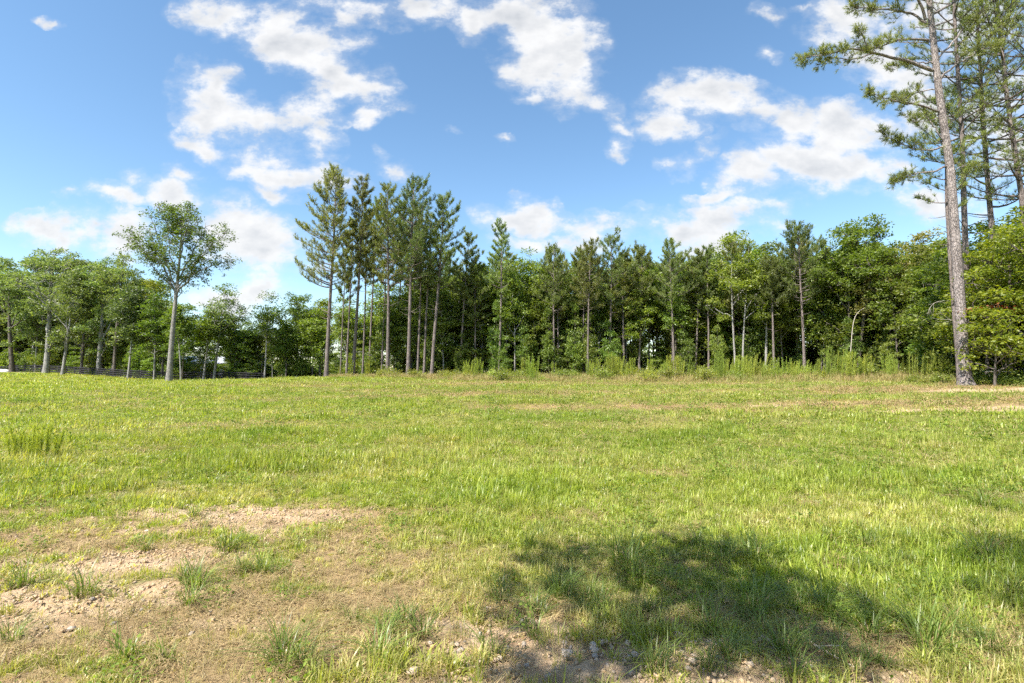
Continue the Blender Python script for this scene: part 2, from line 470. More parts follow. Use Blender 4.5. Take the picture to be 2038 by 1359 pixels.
M['dark_bark'] = bark_mat('dark_bark', (.10, .082, .070), (.21, .18, .155), 13, .2, .4)
M['dead_wood'] = plain_mat('dead_wood', (.36, .31, .26), (.55, .50, .44), 20)
M['fence_wood'] = plain_mat('fence_wood', (.012, .011, .014), (.028, .026, .030), 9, .8, .004)
M['stone'] = plain_mat('stone', (.34, .27, .205), (.58, .49, .40), 30, .85, .003, .22)
M['clod'] = plain_mat('clod', (.34, .235, .14), (.52, .40, .27), 30, .95, .002, .2)
M['sand'] = plain_mat('sand', (.72, .70, .66), (.82, .80, .77), 5, .9)
M['pale_wall'] = plain_mat('pale_wall', (.62, .62, .60), (.72, .72, .70), 3, .7)
M['pale_roof'] = plain_mat('pale_roof', (.66, .68, .70), (.76, .78, .80), 2, .45)
M['dark_glass'] = plain_mat('dark_glass', (.03, .035, .04), (.05, .055, .06), 2, .15)

# ------------------------------------------------------------------ terrain
CTRL = np.array([
    (0, 0, 0), (-4, 3, 0), (4, 3, 0), (-9, 9, .03), (9, 9, .06), (0, 10, .05), (0, 20, .40), (0, 30, .72), (10, 30, .80),
    (21.7, 24, .95), (12, 16, .40), (20, 14, .5), (30, 24, 1.1), (-5, 45, 1.0), (-18.4, 45, .97), (-10, 30, .6), (0, 48, 1.02),
    (20, 48, 1.1), (40, 48, 1.2), (0, 75, 1), (40, 75, 1.1), (-20, 60, .3), (-22, 75, -.3), (-35, 52, .35), (-44.6, 62, .42),
    (-35, 60, .4), (-69, 75, 1.3), (-85.6, 84, 1.85), (-40, 40, .5), (-30, 25, .35), (-60, 50, .9), (-20, 15, .15),
    (-80, 60, 1.2), (-60, 100, .5), (-90, 110, 1.0), (-20, 100, -.6), (0, -20, -.1), (-30, -10, 0), (30, 0, .3), (60, 40, 1.3),
    (60, 100, .6), (0, 110, .2), (-120, 60, 1), (-130, 120, .5), (100, 20, .8), (0, -60, 0), (80, -50, 0), (-80, -50, 0)], float)


def _tps(r2):
    return 0.5 * r2 * np.log(r2 + 1e-9)


_n = len(CTRL)
_d2 = ((CTRL[:, None, :2] - CTRL[None, :, :2]) ** 2).sum(-1)
_A = np.zeros((_n + 3, _n + 3))
_A[:_n, :_n] = _tps(_d2) + np.eye(_n) * 20.0
_A[:_n, _n] = 1; _A[:_n, _n + 1:] = CTRL[:, :2]; _A[_n, :_n] = 1; _A[_n + 1:, :_n] = CTRL[:, :2].T
_W = np.linalg.solve(_A, np.concatenate([CTRL[:, 2], [0, 0, 0]]))


def ground_z(x, y):
    x = np.asarray(x, float); y = np.asarray(y, float)
    sh = x.shape
    x = x.ravel(); y = y.ravel()
    r2 = (x[:, None] - CTRL[None, :, 0]) ** 2 + (y[:, None] - CTRL[None, :, 1]) ** 2
    z = _tps(r2) @ _W[:_n] + _W[_n] + _W[_n + 1] * x + _W[_n + 2] * y
    r = np.hypot(x, y)
    z = z * (1 - sstep(100, 150, r))
    z = z + (fbm(x / 5.0, y / 5.0, 3, 3) - .5) * 0.16 * sstep(5, 14, r) + (fbm(x / 1.3, y / 1.3, 5, 3) - .5) * 0.07
    return z.reshape(sh)


def gz(x, y):
    return float(ground_z(np.array([x]), np.array([y]))[0])


# wear of the field, in metres on the ground: (x, y, rx, ry, tilt, amount)
BARE = [(-3.1, 5.65, 1.6, .62, .05, .98), (-2.75, 5.1, 1.1, .35, .0, .8), (-3.4, 4.3, 1.6, .45, .1, .88), (-2.6, 3.75, .8, .22, .1, .7), (-3.4, 3.45, 1.5, .5, .15, .98),
        (-1.9, 3.25, .7, .25, 0, .6), (-.2, 3.05, .9, .40, 0, .9), (.4, 2.65, 1.0, .40, 0, 1.35), (1.35, 2.7, .9, .34, 0, 1.35), (.8, 3.0, .7, .2, 0, .9), (.15, 3.75, .55, .25, 0, .6),
        (-1.0, 2.55, .9, .3, 0, .55), (-2.6, 2.6, .9, .3, 0, .55), (1.9, 2.45, .7, .22, 0, .6), (-1.2, 4.2, .6, .18, 0, .45),
        (12.4, 15.6, 2.6, .45, .0, 1.2), (16.5, 15.2, 3.0, .7, .0, 1.6), (9.2, 17.6, 1.5, .4, 0, 1.0), (20.5, 20.8, 3.4, .8, -.1, 1.5), (24, 20.3, 3, .7, 0, 1.3), (19, 22.3, 3, .6, 0, .6),
        (-68, 77, 12, 2.2, .4, .9), (-80, 80, 8, 1.6, .4, .9)]
DRY = [(-2.7, 3.9, 1.9, 1.5, 0, 1.0), (-2.6, 2.5, 3.4, 1.2, 0, 1.5), (-.4, 2.6, 2.0, .8, 0, 1.1), (1.3, 2.6, 1.3, .6, 0, 1.2), (-.6, 4.2, 1.6, .6, 0, .35), (1.5, 2.5, 2.2, .5, 0, .7),
       (-4.2, 5.2, 1.9, .8, 0, .7), (-2.9, 5.6, 1.3, .6, 0, .8), (3.2, 3.0, 1.2, .5, 0, .4), (12, 17.5, 9, 1.3, 0, .85), (17, 16, 8, 1.0, 0, .7), (3, 23, 10, 1.6, 0, .55), (4, 31, 16, 2.2, -.1, .55), (-6, 27, 6, 1.5, 0, .35),
       (20, 22.5, 8, 2, 0, .8), (-2, 13.0, 7, .7, 0, .25), (2, 8, 3, .5, 0, .2), (6, 6.0, 3, .5, 0, .2)]


def blobs(lst, x, y):
    s = np.zeros_like(x)
    for (cx, cy, rx, ry, ti, a) in lst:
        dx = x - cx; dy = y - cy
        c, sn = math.cos(ti), math.sin(ti)
        q = ((dx * c + dy * sn) / rx) ** 2 + ((-dx * sn + dy * c) / ry) ** 2
        s = np.maximum(s, a * np.exp(-q * 0.9))
    return s


def bare_f(x, y):
    far = sstep(8, 12, np.hypot(x, y))
    n = (.55 * fbm(x * 2.2, y * 5.5, 11, 4) + .45 * fbm(x * 9, y * 14, 14, 3)) * (1 - far) + fbm(x * .6, y * 1.8, 12, 5) * far
    b = blobs(BARE, x, y)
    return np.clip(sstep(.30, .72, b * (0.2 + 1.35 * n)), 0, 1)


def dry_f(x, y):
    far = sstep(7, 13, np.hypot(x, y))
    n = fbm(x * 1.3, y * 2.6, 23, 4) * (1 - far) + fbm(x * .28, y * .8, 24, 5) * far
    d = blobs(DRY, x, y)
    n2 = fbm(x * 3.1, y * 4.5, 27, 3)
    near_ = np.clip(d * (.15 + 1.5 * sstep(.3, .68, .5 * n + .5 * n2)), 0, 1)
    far_ = np.clip(d * (.35 + 1.25 * n), 0, 1)
    return np.clip(near_ * (1 - far) + far_ * far + .33 * sstep(.52, .8, n), 0, 1)


# woods edge (photo px -> distance) and the weed strip in front of it
EDGE_PX = np.array([-900, 0, 240, 330, 640, 700, 900, 1000, 1300, 1500, 1650, 1780, 1850, 1905, 1950, 2050, 2300, 3200.])
EDGE_Y = np.array([90, 90, 72, 62, 60, 54, 50, 49, 49, 47, 44, 38, 33, 28, 25, 22.5, 19, 10.])
WEED_PX = np.array([600, 660, 850, 1000, 1300, 1500, 1700, 1850, 1900, 1930.])
WEED_Y = np.array([60, 45, 40, 34.5, 33, 31, 29, 26.3, 25.2, 25.2])


def edge_at(px):
    return np.interp(px, EDGE_PX, EDGE_Y)


def weed_at(px):
    return np.interp(px, WEED_PX, WEED_Y)


def px_of(x, y):
    return 1019 + FPX * x / np.maximum(y, .5)


def litter_f(x, y):
    px = px_of(x, y)
    j = (fbm(x * .7, y * .7, 41, 3) - .5) * 4
    lit = sstep(-1.5, 1.5, y - edge_at(px) + j) * (y > 5)
    lit = np.maximum(lit, np.exp(-(((x - 22) / 2.2) ** 2 + ((y - 23.8) / 1.1) ** 2)) * .9)
    return lit


def build_ground():
    fr = np.radians(np.arange(-64, 64.01, 0.5))
    bk = np.radians(np.arange(70, 290.1, 5.0))
    ang = np.concatenate([fr, bk])
    rr = [0.0]
    r = 0.35
    while r < 1500:
        rr.append(r)
        r *= 1.019 if 1.8 < r < 110 else 1.08
    rr = np.array(rr[1:])
    A, R = np.meshgrid(ang, rr)
    X = R * np.sin(A); Y = R * np.cos(A)
    Z = ground_z(X, Y)
    b = bare_f(X, Y); d = dry_f(X, Y)
    # tyre ruts and crumbly relief in the bare earth
    rut = np.sin(2 * np.pi * (Y + .12 * X + .25 * fbm(X * .9, Y * .9, 31, 2)) / .36)
    near = 1 - sstep(9, 16, R)
    Z = Z + near * (np.maximum(b, .35 * d) * rut * .012 * (X < .6) + (fbm(X * 7, Y * 7, 51, 3) - .5) * .045 * (.4 + b + .6 * d) - .018 * b)
    Z = Z - np.where(R > 160, (R - 160) * 0.002, 0)
    na = len(ang); nr = len(rr)
    V = np.stack([X, Y, Z], -1).reshape(-1, 3)
    i = np.arange(nr - 1)[:, None] * na; j = np.arange(na)[None, :]; j2 = (j + 1) % na
    Q = np.stack([i + j, i + j2, i + na + j2, i + na + j], -1).reshape(-1, 4)[:, ::-1]
    V = np.concatenate([V, [[0, 0, gz(0, 0)]]])
    T = np.stack([np.arange(na), (np.arange(na) + 1) % na, np.full(na, len(V) - 1)], -1)[:, ::-1]
    z1 = lambda a: np.concatenate([a.ravel(), [0.0]])
    me = mk_mesh('field', V, Q, T[:, ::-1] * 1, {'bare': z1(b), 'dry': z1(d), 'litter': z1(litter_f(X, Y))}, True)
    m, t, o = new_mat('field_soil')
    N_, L_ = t.nodes.new, t.links.new

    def attr(nm):
        a = N_('ShaderNodeAttribute'); a.attribute_name = nm; return a.outputs['Fac']
    tc_ = N_('ShaderNodeTexCoord')

    def nz(s, det=5, rg=.6):
        n = N_('ShaderNodeTexNoise'); n.inputs['Scale'].default_value = s; n.inputs['Detail'].default_value = det; n.inputs['Roughness'].default_value = rg
        L_(tc_.outputs['Object'], n.inputs[0]); return n.outputs['Fac']

    def mix(f, a, b_):
        n = N_('ShaderNodeMixRGB')
        for k, v in ((0, f), (1, a), (2, b_)):
            if isinstance(v, tuple): n.inputs[k].default_value = (*v, 1)
            else: L_(v, n.inputs[k])
        return n.outputs[0]

    def rng_(v, lo, hi):
        n = N_('ShaderNodeMapRange'); n.inputs[1].default_value = lo; n.inputs[2].default_value = hi; L_(v, n.inputs[0]); return n.outputs[0]
    fine = nz(38, 6, .7); mid = nz(5, 5); big = nz(.8, 4)
    soil = mix(rng_(fine, .3, .7), (.32, .22, .130), (.58, .445, .295))
    soil = mix(rng_(mid, .45, .75), soil, (.40, .255, .16))
    that = mix(rng_(fine, .3, .7), (.15, .095, .045), (.40, .29, .15))
    green = mix(rng_(fine, .3, .7), (.075, .085, .018), (.17, .19, .04))
    green = mix(rng_(mid, .5, .8), green, (.20, .165, .065))
    c = mix(rng_(attr('dry'), .15, .6), green, that)
    c = mix(attr('bare'), c, soil)
    lit = mix(rng_(mid, .3, .7), (.070, .040, .022), (.17, .10, .060))
    c = mix(attr('litter'), c, lit)
    pr = N_('ShaderNodeBsdfPrincipled'); pr.inputs['Roughness'].default_value = .95; pr.inputs['Specular IOR Level'].default_value = .1
    L_(c, pr.inputs['Base Color'])
    bp = N_('ShaderNodeBump'); bp.inputs['Distance'].default_value = .03; bp.inputs['Strength'].default_value = .9
    L_(fine, bp.inputs['Height']); L_(bp.outputs[0], pr.inputs['Normal']); L_(pr.outputs[0], o.inputs['Surface'])
    me.materials.append(m)
    ob = bpy.data.objects.new('field', me); ob['kind'] = 'structure'; ob['label'] = 'wide grassy field with worn dry patches of bare earth'
    COL.objects.link(ob)
    return ob


FIELD = build_ground()


# ------------------------------------------------------------------ object helpers
def tag(o, label=None, cat=None, group=None, kind=None):
    if label: o['label'] = label
    if cat: o['category'] = cat
    if group: o['group'] = group
    if kind: o['kind'] = kind
    return o


def obj(name, me, mat=None, parent=None):
    if mat is not None and not me.materials:
        me.materials.append(mat)
    o = bpy.data.objects.new(name, me); COL.objects.link(o)
    if parent is not None: o.parent = parent
    return o


def root(name, loc, rz=0.0, sc=1.0):
    o = bpy.data.objects.new(name, None); COL.objects.link(o)
    o.empty_display_size = .3
    o.location = loc; o.rotation_euler = (0, 0, rz)
    o.scale = (sc, sc, sc) if not isinstance(sc, tuple) else sc
    return o


# ------------------------------------------------------------------ tree builders: each returns (trunk mesh, crown mesh)
def smooth_path(rng, a, b, n, wob):
    t = np.linspace(0, 1, n)[:, None]
    P = a + (b - a) * t
    L_ = np.linalg.norm(b - a)
    ph = rng.uniform(0, 6.28, 3)
    P[:, 0] += wob * L_ * (np.sin(t[:, 0] * 4.3 + ph[0]) - np.sin(ph[0])) * t[:, 0] * .5
    P[:, 1] += wob * L_ * (np.sin(t[:, 0] * 5.1 + ph[1]) - np.sin(ph[1])) * t[:, 0] * .5
    return P


def pine(seed, H, cb, R, r0, lean=(0, 0), n_br=46, shoots=9, nl=.30, nn=15, nw=.034, sides=8, wob=.012, asym=None, dead=6, path=None, prof='pine', tuft_up=.55, seg=.25, mat_leaf='needle', mat_bark='pine_bark', rtop=.10, nseg=14, skip=None):
    rng = np.random.default_rng(seed)
    tr, cr = MB(), MB()
    if path is None:
        P = smooth_path(rng, np.array([0, 0, -.25]), np.array([lean[0], lean[1], H]), nseg, wob)
    else:
        P = np.array(path, float); H = P[-1, 2]
    hz = P[:, 2]
    tt = np.clip(hz / H, 0, 1)
    rad = r0 * ((1 - tt) ** .75 * (1 - rtop) + rtop) * (1 + .35 * np.exp(-np.maximum(hz, 0) / .35))
    tr.tube(P, rad, sides)

    def at(t):
        h = t * H
        return np.array([np.interp(h, hz, P[:, 0]), np.interp(h, hz, P[:, 1]), h]), np.interp(h, hz, rad)
    TP, TD = [], []
    for i in range(n_br + dead):
        isdead = i >= n_br
        if isdead:
            t = rng.uniform(cb * .62, cb + .05)
        else:
            t = cb + (1 - cb) * ((i + rng.uniform(0, 1)) / n_br) ** .95
            t = min(t, .992)
        s = np.clip((t - cb) / (1 - cb), 0, 1)
        p0, rb = at(t)
        az = i * 2.39996 + rng.uniform(-.6, .6)
        if prof == 'pine':
            Lb = R * (0.5 + .6 * math.sin(math.pi * min(1, s * .85 + .12))) * (1 - s) ** .34 * rng.uniform(.5, 1.16) * (1 + .22 * math.sin(az * 2 + s * 7 + seed)) + .25
        else:
            Lb = R * (1 - .75 * s) * rng.uniform(.5, 1.1) + .3
        if asym is not None:
            Lb *= 1 + asym[1] * math.cos(az - asym[0])
        if isdead: Lb = R * rng.uniform(.25, .6)
        if Lb < .2: continue
        el = math.radians(rng.uniform(2, 24) + 30 * s ** 1.5) if not isdead else math.radians(rng.uniform(-12, 25))
        hd = np.array([math.cos(az), math.sin(az), 0])
        q = np.linspace(0, 1, 6)[:, None]
        upc = .18 + .25 * rng.uniform()
        bp = p0 + hd * Lb * math.cos(el) * q + np.array([0, 0, 1]) * (Lb * math.sin(el) * q + Lb * upc * (q ** 2 - .35 * q))
        bend = rng.uniform(-.22, .22) * Lb
        bp += np.array([-hd[1], hd[0], 0]) * bend * q ** 2
        br = max(.012, min(rb * .55, .028 * Lb)) * (1 - .8 * q[:, 0])
        tr.tube(bp, br, 4)
        if isdead: continue
        ns = int(shoots * (Lb / R) * rng.uniform(.8, 1.2)) + 3
        for k in range(ns):
            u = 1 - .72 * rng.uniform() ** 1.2 if k else 1.0
            bi = u * 5
            b0 = np.array([np.interp(u, q[:, 0], bp[:, a]) for a in range(3)])
            tg = bp[-1] - bp[-2]; tg /= np.linalg.norm(tg)
            sd = np.array([-hd[1], hd[0], 0]) * (1 if k % 2 else -1)
            d = tg * rng.uniform(.3, 1) + sd * rng.uniform(.1, 1.0) * (u < .98) + np.array([0, 0, 1]) * rng.uniform(.0, tuft_up * 1.5)
            d /= np.linalg.norm(d)
            l = (.20 + .28 * Lb / max(R, 1) * (1.25 - u)) * rng.uniform(.6, 2.0) * min(1.6, R / 2.0)
            e = b0 + d * l
            tr.tube(np.array([b0, e]), np.array([.010, .005]) * (R / 2.5), 3, cap=False)
            dd = d * .7 + np.array([0, 0, tuft_up])
            TP.append(e); TD.append(dd)
            if rng.uniform() < .55:
                TP.append(b0 + d * l * .55 + rng.normal(0, .05, 3)); TD.append(d * .6 + rng.normal(0, .3, 3) + np.array([0, 0, tuft_up]))
    TP = np.array(TP); TD = np.array(TD)
    needles(cr, TP, TD, rng, nl, nw, nn, seglen=seg)
    t_me = tr.mesh('trunk', True); t_me.materials.append(M[mat_bark])
    c_me = cr.mesh('crown'); c_me.materials.append(M[mat_leaf])
    return t_me, c_me


def broadleaf(seed, H, cb, R, r0, n_limb=9, n_clump=70, lpc=62, leaf=.20, clump_r=.62, lean=(0, 0), fork=None, stems=1, flat=.75,
              mat_leaf='wood_leaf', mat_bark='grey_bark', topw=.55, wob=.02, low=0.0, sides=8, droop=.15, spreadel=(25, 60), up=.62, shell=.42, twig_lo=.25):
    """crown envelope: an egg between cb*H and H with radius R; foliage hangs in clumps along real limbs"""
    rng = np.random.default_rng(seed)
    tr, cr = MB(), MB()
    zc0 = cb * H

    def env(z):
        s = np.clip((z - zc0) / (H - zc0), 0, 1)
        return R * (np.sin(np.pi * np.clip(s, 0, 1) ** topw) ** .6 + .02)
    mains = []
    for k in range(stems):
        a = np.array([0, 0, -.25]) + (np.array([math.cos(k * 2.4), math.sin(k * 2.4), 0]) * .28 * (stems > 1))
        off = np.array([math.cos(k * 2.4 + .4), math.sin(k * 2.4 + .4), 0]) * R * .35 * (stems > 1)
        b = np.array([lean[0], lean[1], H * rng.uniform(.86, .94)]) + off
        P = smooth_path(rng, a, b, 13, wob)
        hz = P[:, 2]; tt = np.clip(hz / H, 0, 1)
        rr = r0 * (.72 if stems > 1 else 1) * (np.clip(1 - tt * 1.07, 0, 1) ** .9 * .96 + .02) * (1 + .35 * np.exp(-np.maximum(hz, 0) / .3))
        tr.tube(P, rr, sides)
        mains.append((P, hz, rr))
    limbs = []
    for i in range(n_limb):
        P, hz, rr = mains[i % stems]
        f = (i + rng.uniform(.2, .8)) / n_limb
        h0 = zc0 * (1 - .12 * rng.uniform()) + (H * .80 - zc0) * f * .85
        if low and rng.uniform() < low: h0 *= rng.uniform(.35, .8)
        p0 = np.array([np.interp(h0, hz, P[:, 0]), np.interp(h0, hz, P[:, 1]), h0]); rb = np.interp(h0, hz, rr)
        az = i * 2.39996 + rng.uniform(-.5, .5)
        el = math.radians(rng.uniform(*spreadel))
        hd = np.array([math.cos(az), math.sin(az), 0])
        # length until the envelope
        Lm = .4
        for s_ in np.linspace(.3, 1.8 * R, 30):
            q = p0 + hd * s_ * math.cos(el) + np.array([0, 0, s_ * math.sin(el)])
            e_ = env(min(q[2], H)) if q[2] > zc0 else R * .55
            ctr = np.array([np.interp(q[2], hz, P[:, 0]), np.interp(q[2], hz, P[:, 1])])
            if np.hypot(*(q[:2] - ctr)) > e_ or q[2] > H: break
            Lm = s_
        Lm *= rng.uniform(.75, 1.0)
        q = np.linspace(0, 1, 7)[:, None]
        bp = p0 + hd * Lm * math.cos(el) * q + np.array([0, 0, 1]) * (Lm * math.sin(el) * (q + .18 * (q - q ** 2)))
        bp += np.array([-hd[1], hd[0], 0]) * rng.uniform(-.25, .25) * Lm * q ** 2
        bp[1:] += rng.normal(0, .035 * Lm / 2, (6, 3))
        lr = min(rb * .62, .03 + .022 * Lm)
        tr.tube(bp, lr * (1 - .85 * q[:, 0]) + .006, 5)
        limbs.append(bp)
    C, CR = [], []
    for i in range(n_clump):
        if i < 3 * stems or i % 6 == 5:                   # along the leader and round its tip
            P, hz, rr = mains[i % stems]
            h = rng.uniform(zc0 + .2 * (H - zc0), H * .97) if i >= 3 * stems else H * rng.uniform(.86, .95)
            jr = .3 if i >= 3 * stems else .12
            b0 = np.array([np.interp(h, hz, P[:, 0]), np.interp(h, hz, P[:, 1]), min(h, hz[-1])])
            c = b0 + np.array([rng.normal(0, jr * R), rng.normal(0, jr * R), rng.uniform(0, .5)])
        else:
            bp = limbs[rng.integers(len(limbs))]
            u = twig_lo + (1 - twig_lo) * rng.uniform() ** .7
            b0 = np.array([np.interp(u, np.linspace(0, 1, 7), bp[:, a]) for a in range(3)])
            c = b0 + rng.normal(0, 1, 3) * np.array([.30, .30, .24]) * R * .75
        e_ = env(np.clip(c[2], zc0, H))
        rad = np.hypot(c[0] - lean[0] * c[2] / H, c[1] - lean[1] * c[2] / H)
        if rad > e_ and c[2] > zc0:
            c[:2] *= e_ / rad * rng.uniform(.85, 1.0)
        if c[2] > H - .2: c[2] = H - .2 - rng.uniform(0, .5)
        if c[2] < zc0 * (.93 if not low else .35): c[2] = zc0 + rng.uniform(0, .8)
        mid = (b0 + c) / 2 + rng.normal(0, .08, 3)
        tr.tube(np.array([b0, mid, c]), np.array([.030, .020, .008]) * (R / 3) + .004, 3, cap=False)
        C.append(c); CR.append(clump_r * rng.uniform(.6, 1.3))
    C = np.array(C); CR = np.array(CR)
    idx = np.repeat(np.arange(len(C)), (lpc * (CR / clump_r) ** 1.4).astype(int) + 3)
    d = unit(rng.normal(size=(len(idx), 3)))
    d[:, 2] = np.where(d[:, 2] < -.3, -d[:, 2], d[:, 2])
    rr_ = rng.uniform(0, 1, len(idx)) ** shell
    # sub-clusters inside each clump so that the edge is ragged
    LP = C[idx] + d * (rr_ * CR[idx])[:, None] * np.array([1.15, 1.15, flat]) + rng.normal(0, .05, (len(idx), 3))
    leaves(cr, LP, leaf, rng, up=up, droop=droop, outdir=d * .6)
    t_me = tr.mesh('trunk', True); t_me.materials.append(M[mat_bark])
    c_me = cr.mesh('crown'); c_me.materials.append(M[mat_leaf])
    return t_me, c_me


def put_tree(name, meshes, loc, label, cat, group=None, rz=0.0, sc=1.0):
    r = root(name, loc, rz, sc)
    obj('trunk', meshes[0], None, r); obj('crown', meshes[1], None, r)
    return tag(r, label, cat, group)


LANDMARK = []      # (x, y, short description) of trees one can find


def near_mark(x, y):
    return min(LANDMARK, key=lambda m_: (m_[0] - x) ** 2 + (m_[1] - y) ** 2)[2]


def gpos(px, Y):
    x = (px - 1019) / FPX * Y
    return np.array([x, Y, gz(x, Y)])


def h_top(px, py, Y, base):
    p = pt(px, py, Y)
    return p.z - base[2], p.x - base[0]


# ------------------------------------------------------------------ tall pines at the woods corner (each one its own tree)
MID = 'tall pines at the corner of the woods'
# base px, distance, top px, top py, crown start, crown radius, trunk radius, branches, label
PINES = [
    (650, 47, 665, 341, .42, 2.6, .23, 78, 'tall pine with long one-sided boughs at the open end of the pine row'),
    (703, 49, 722, 355, .48, 2.0, .20, 50, 'tall bare-stemmed pine next to the pine with one-sided boughs'),
    (771, 48, 780, 372, .47, 2.1, .20, 52, 'straight tall pine in the middle of the pine row'),
    (812, 47.5, 829, 369, .46, 2.1, .22, 54, 'stout tall pine with rounded dense top in the row'),
    (859, 48, 879, 389, .48, 2.0, .20, 50, 'tall pine with broad top at the woods end of the row'),
]
for k, (bx, Y, tx, ty, cb, R, r0, nb, lab) in enumerate(PINES):
    b = gpos(bx, Y); H, dx = h_top(tx, ty, Y, b)
    asym = (math.pi, .38) if k == 0 else (RNG.uniform(0, 6.28), .2)
    put_tree('pine_tree', pine(100 + k, H, cb, R * (1, .85, 1.05, 1.15, .95)[k], r0 * .88, (dx, RNG.uniform(-.5, .5)), int(nb * (1.15, 1.05, 1.2, 1.35, 1.15)[k]), 22, .27, 13, .036, asym=asym, dead=12, wob=.012 + .006 * (k % 3)), b, lab, 'pine tree', MID)
# slender pines between them
SLIM = [(678, 53, 688, 470, .55, 1.1, .09, 26), (690, 52, 700, 440, .55, 1.4, .12, 32), (722, 55, 745, 420, .55, 1.5, .13, 34), (760, 54, 765, 430, .55, 1.5, .12, 34),
        (790, 56, 803, 420, .52, 1.5, .13, 34), (831, 50, 843, 440, .5, 1.6, .13, 36), (844, 50, 864, 430, .5, 1.7, .14, 36), (735, 57, 752, 400, .5, 1.7, .13, 36), (818, 56, 850, 415, .5, 1.7, .14, 36)]
slim_protos = [pine(140 + k, 15.5, .54, 1.5, .13, (.4, 0), 34, 18, .28, 13, .038, dead=10) for k in range(3)]
for k, (bx, Y, tx, ty, cb, R, r0, nb) in enumerate(SLIM):
    b = gpos(bx, Y); H, dx = h_top(tx, ty, Y, b)
    s = H / 15.5
    put_tree('slender_pine', slim_protos[k % 3], b, f'slender thin-stemmed pine of the row near the {["one-sided pine", "bare-stemmed tall pine", "middle row pine", "stout row pine"][0 if bx < 685 else 1 if bx < 740 else 2 if bx < 800 else 3]}', 'pine tree',
             'slender pines in the pine row', RNG.uniform(-.5, .5), (R / 1.5 * .9, R / 1.5 * .9, s))

# pines that stand clear at the front of the right-hand woods
FRONT = [
    (915, 51, 929, 467, .50, 1.6, .15, 'thin pine with pointed top just past the tall row'),
    (993, 50, 1000, 449, .50, 1.9, .16, 'pine with tufted top rising clear above the woods edge'),
    (1102, 50, 1104, 495, .50, 1.8, .14, 'thin front pine beside the bushy broadleaf trees'),
    (1161, 51, 1158, 505, .52, 1.7, .12, 'left stem of a close pair of front pines'),
    (1169, 49, 1173, 488, .50, 1.9, .14, 'right stem of a close pair of front pines'),
    (1212, 50, 1216, 475, .50, 2.0, .16, 'front pine with forked tuft at its very top'),
    (1271, 51, 1275, 498, .55, 1.8, .14, 'front pine in the middle of the woods edge'),
    (1341, 49, 1336, 483, .50, 2.0, .16, 'dark-topped front pine with pale straight stem'),
    (1383, 50, 1390, 505, .52, 1.8, .13, 'dark-stemmed front pine beside the pale-stemmed one'),
    (1600, 45, 1594, 456, .50, 2.1, .16, 'lone dark pine between two leafy trees at the woods edge'),
    (1540, 45, 1533, 520, .60, 1.5, .14, 'short pine with straight stem near the lone dark pine'),
]
for k, (bx, Y, tx, ty, cb, R, r0, lab) in enumerate(FRONT):
    b = gpos(bx, Y); H, dx = h_top(tx, ty, Y, b)
    put_tree('woods_pine', pine(200 + k, H, cb, R * RNG.uniform(.8, 1.15), r0 * .85, (dx, RNG.uniform(-.4, .4)), int(RNG.integers(30, 50)), 20, .27, 13, .036, dead=9, asym=(RNG.uniform(0, 6.28), RNG.uniform(0, .35))), b, lab, 'pine tree', 'pines along the front of the woods')

# ------------------------------------------------------------------ notable broadleaf trees
def hero_leaf(name, bx, Y, tx, ty, lab, cat='tree', group=None, seed=1, **kw):
    b = gpos(bx, Y); H, dx = h_top(tx, ty, Y, b)
    put_tree(name, broadleaf(seed, H, lean=(dx, 0), **kw), b, lab, cat, group)


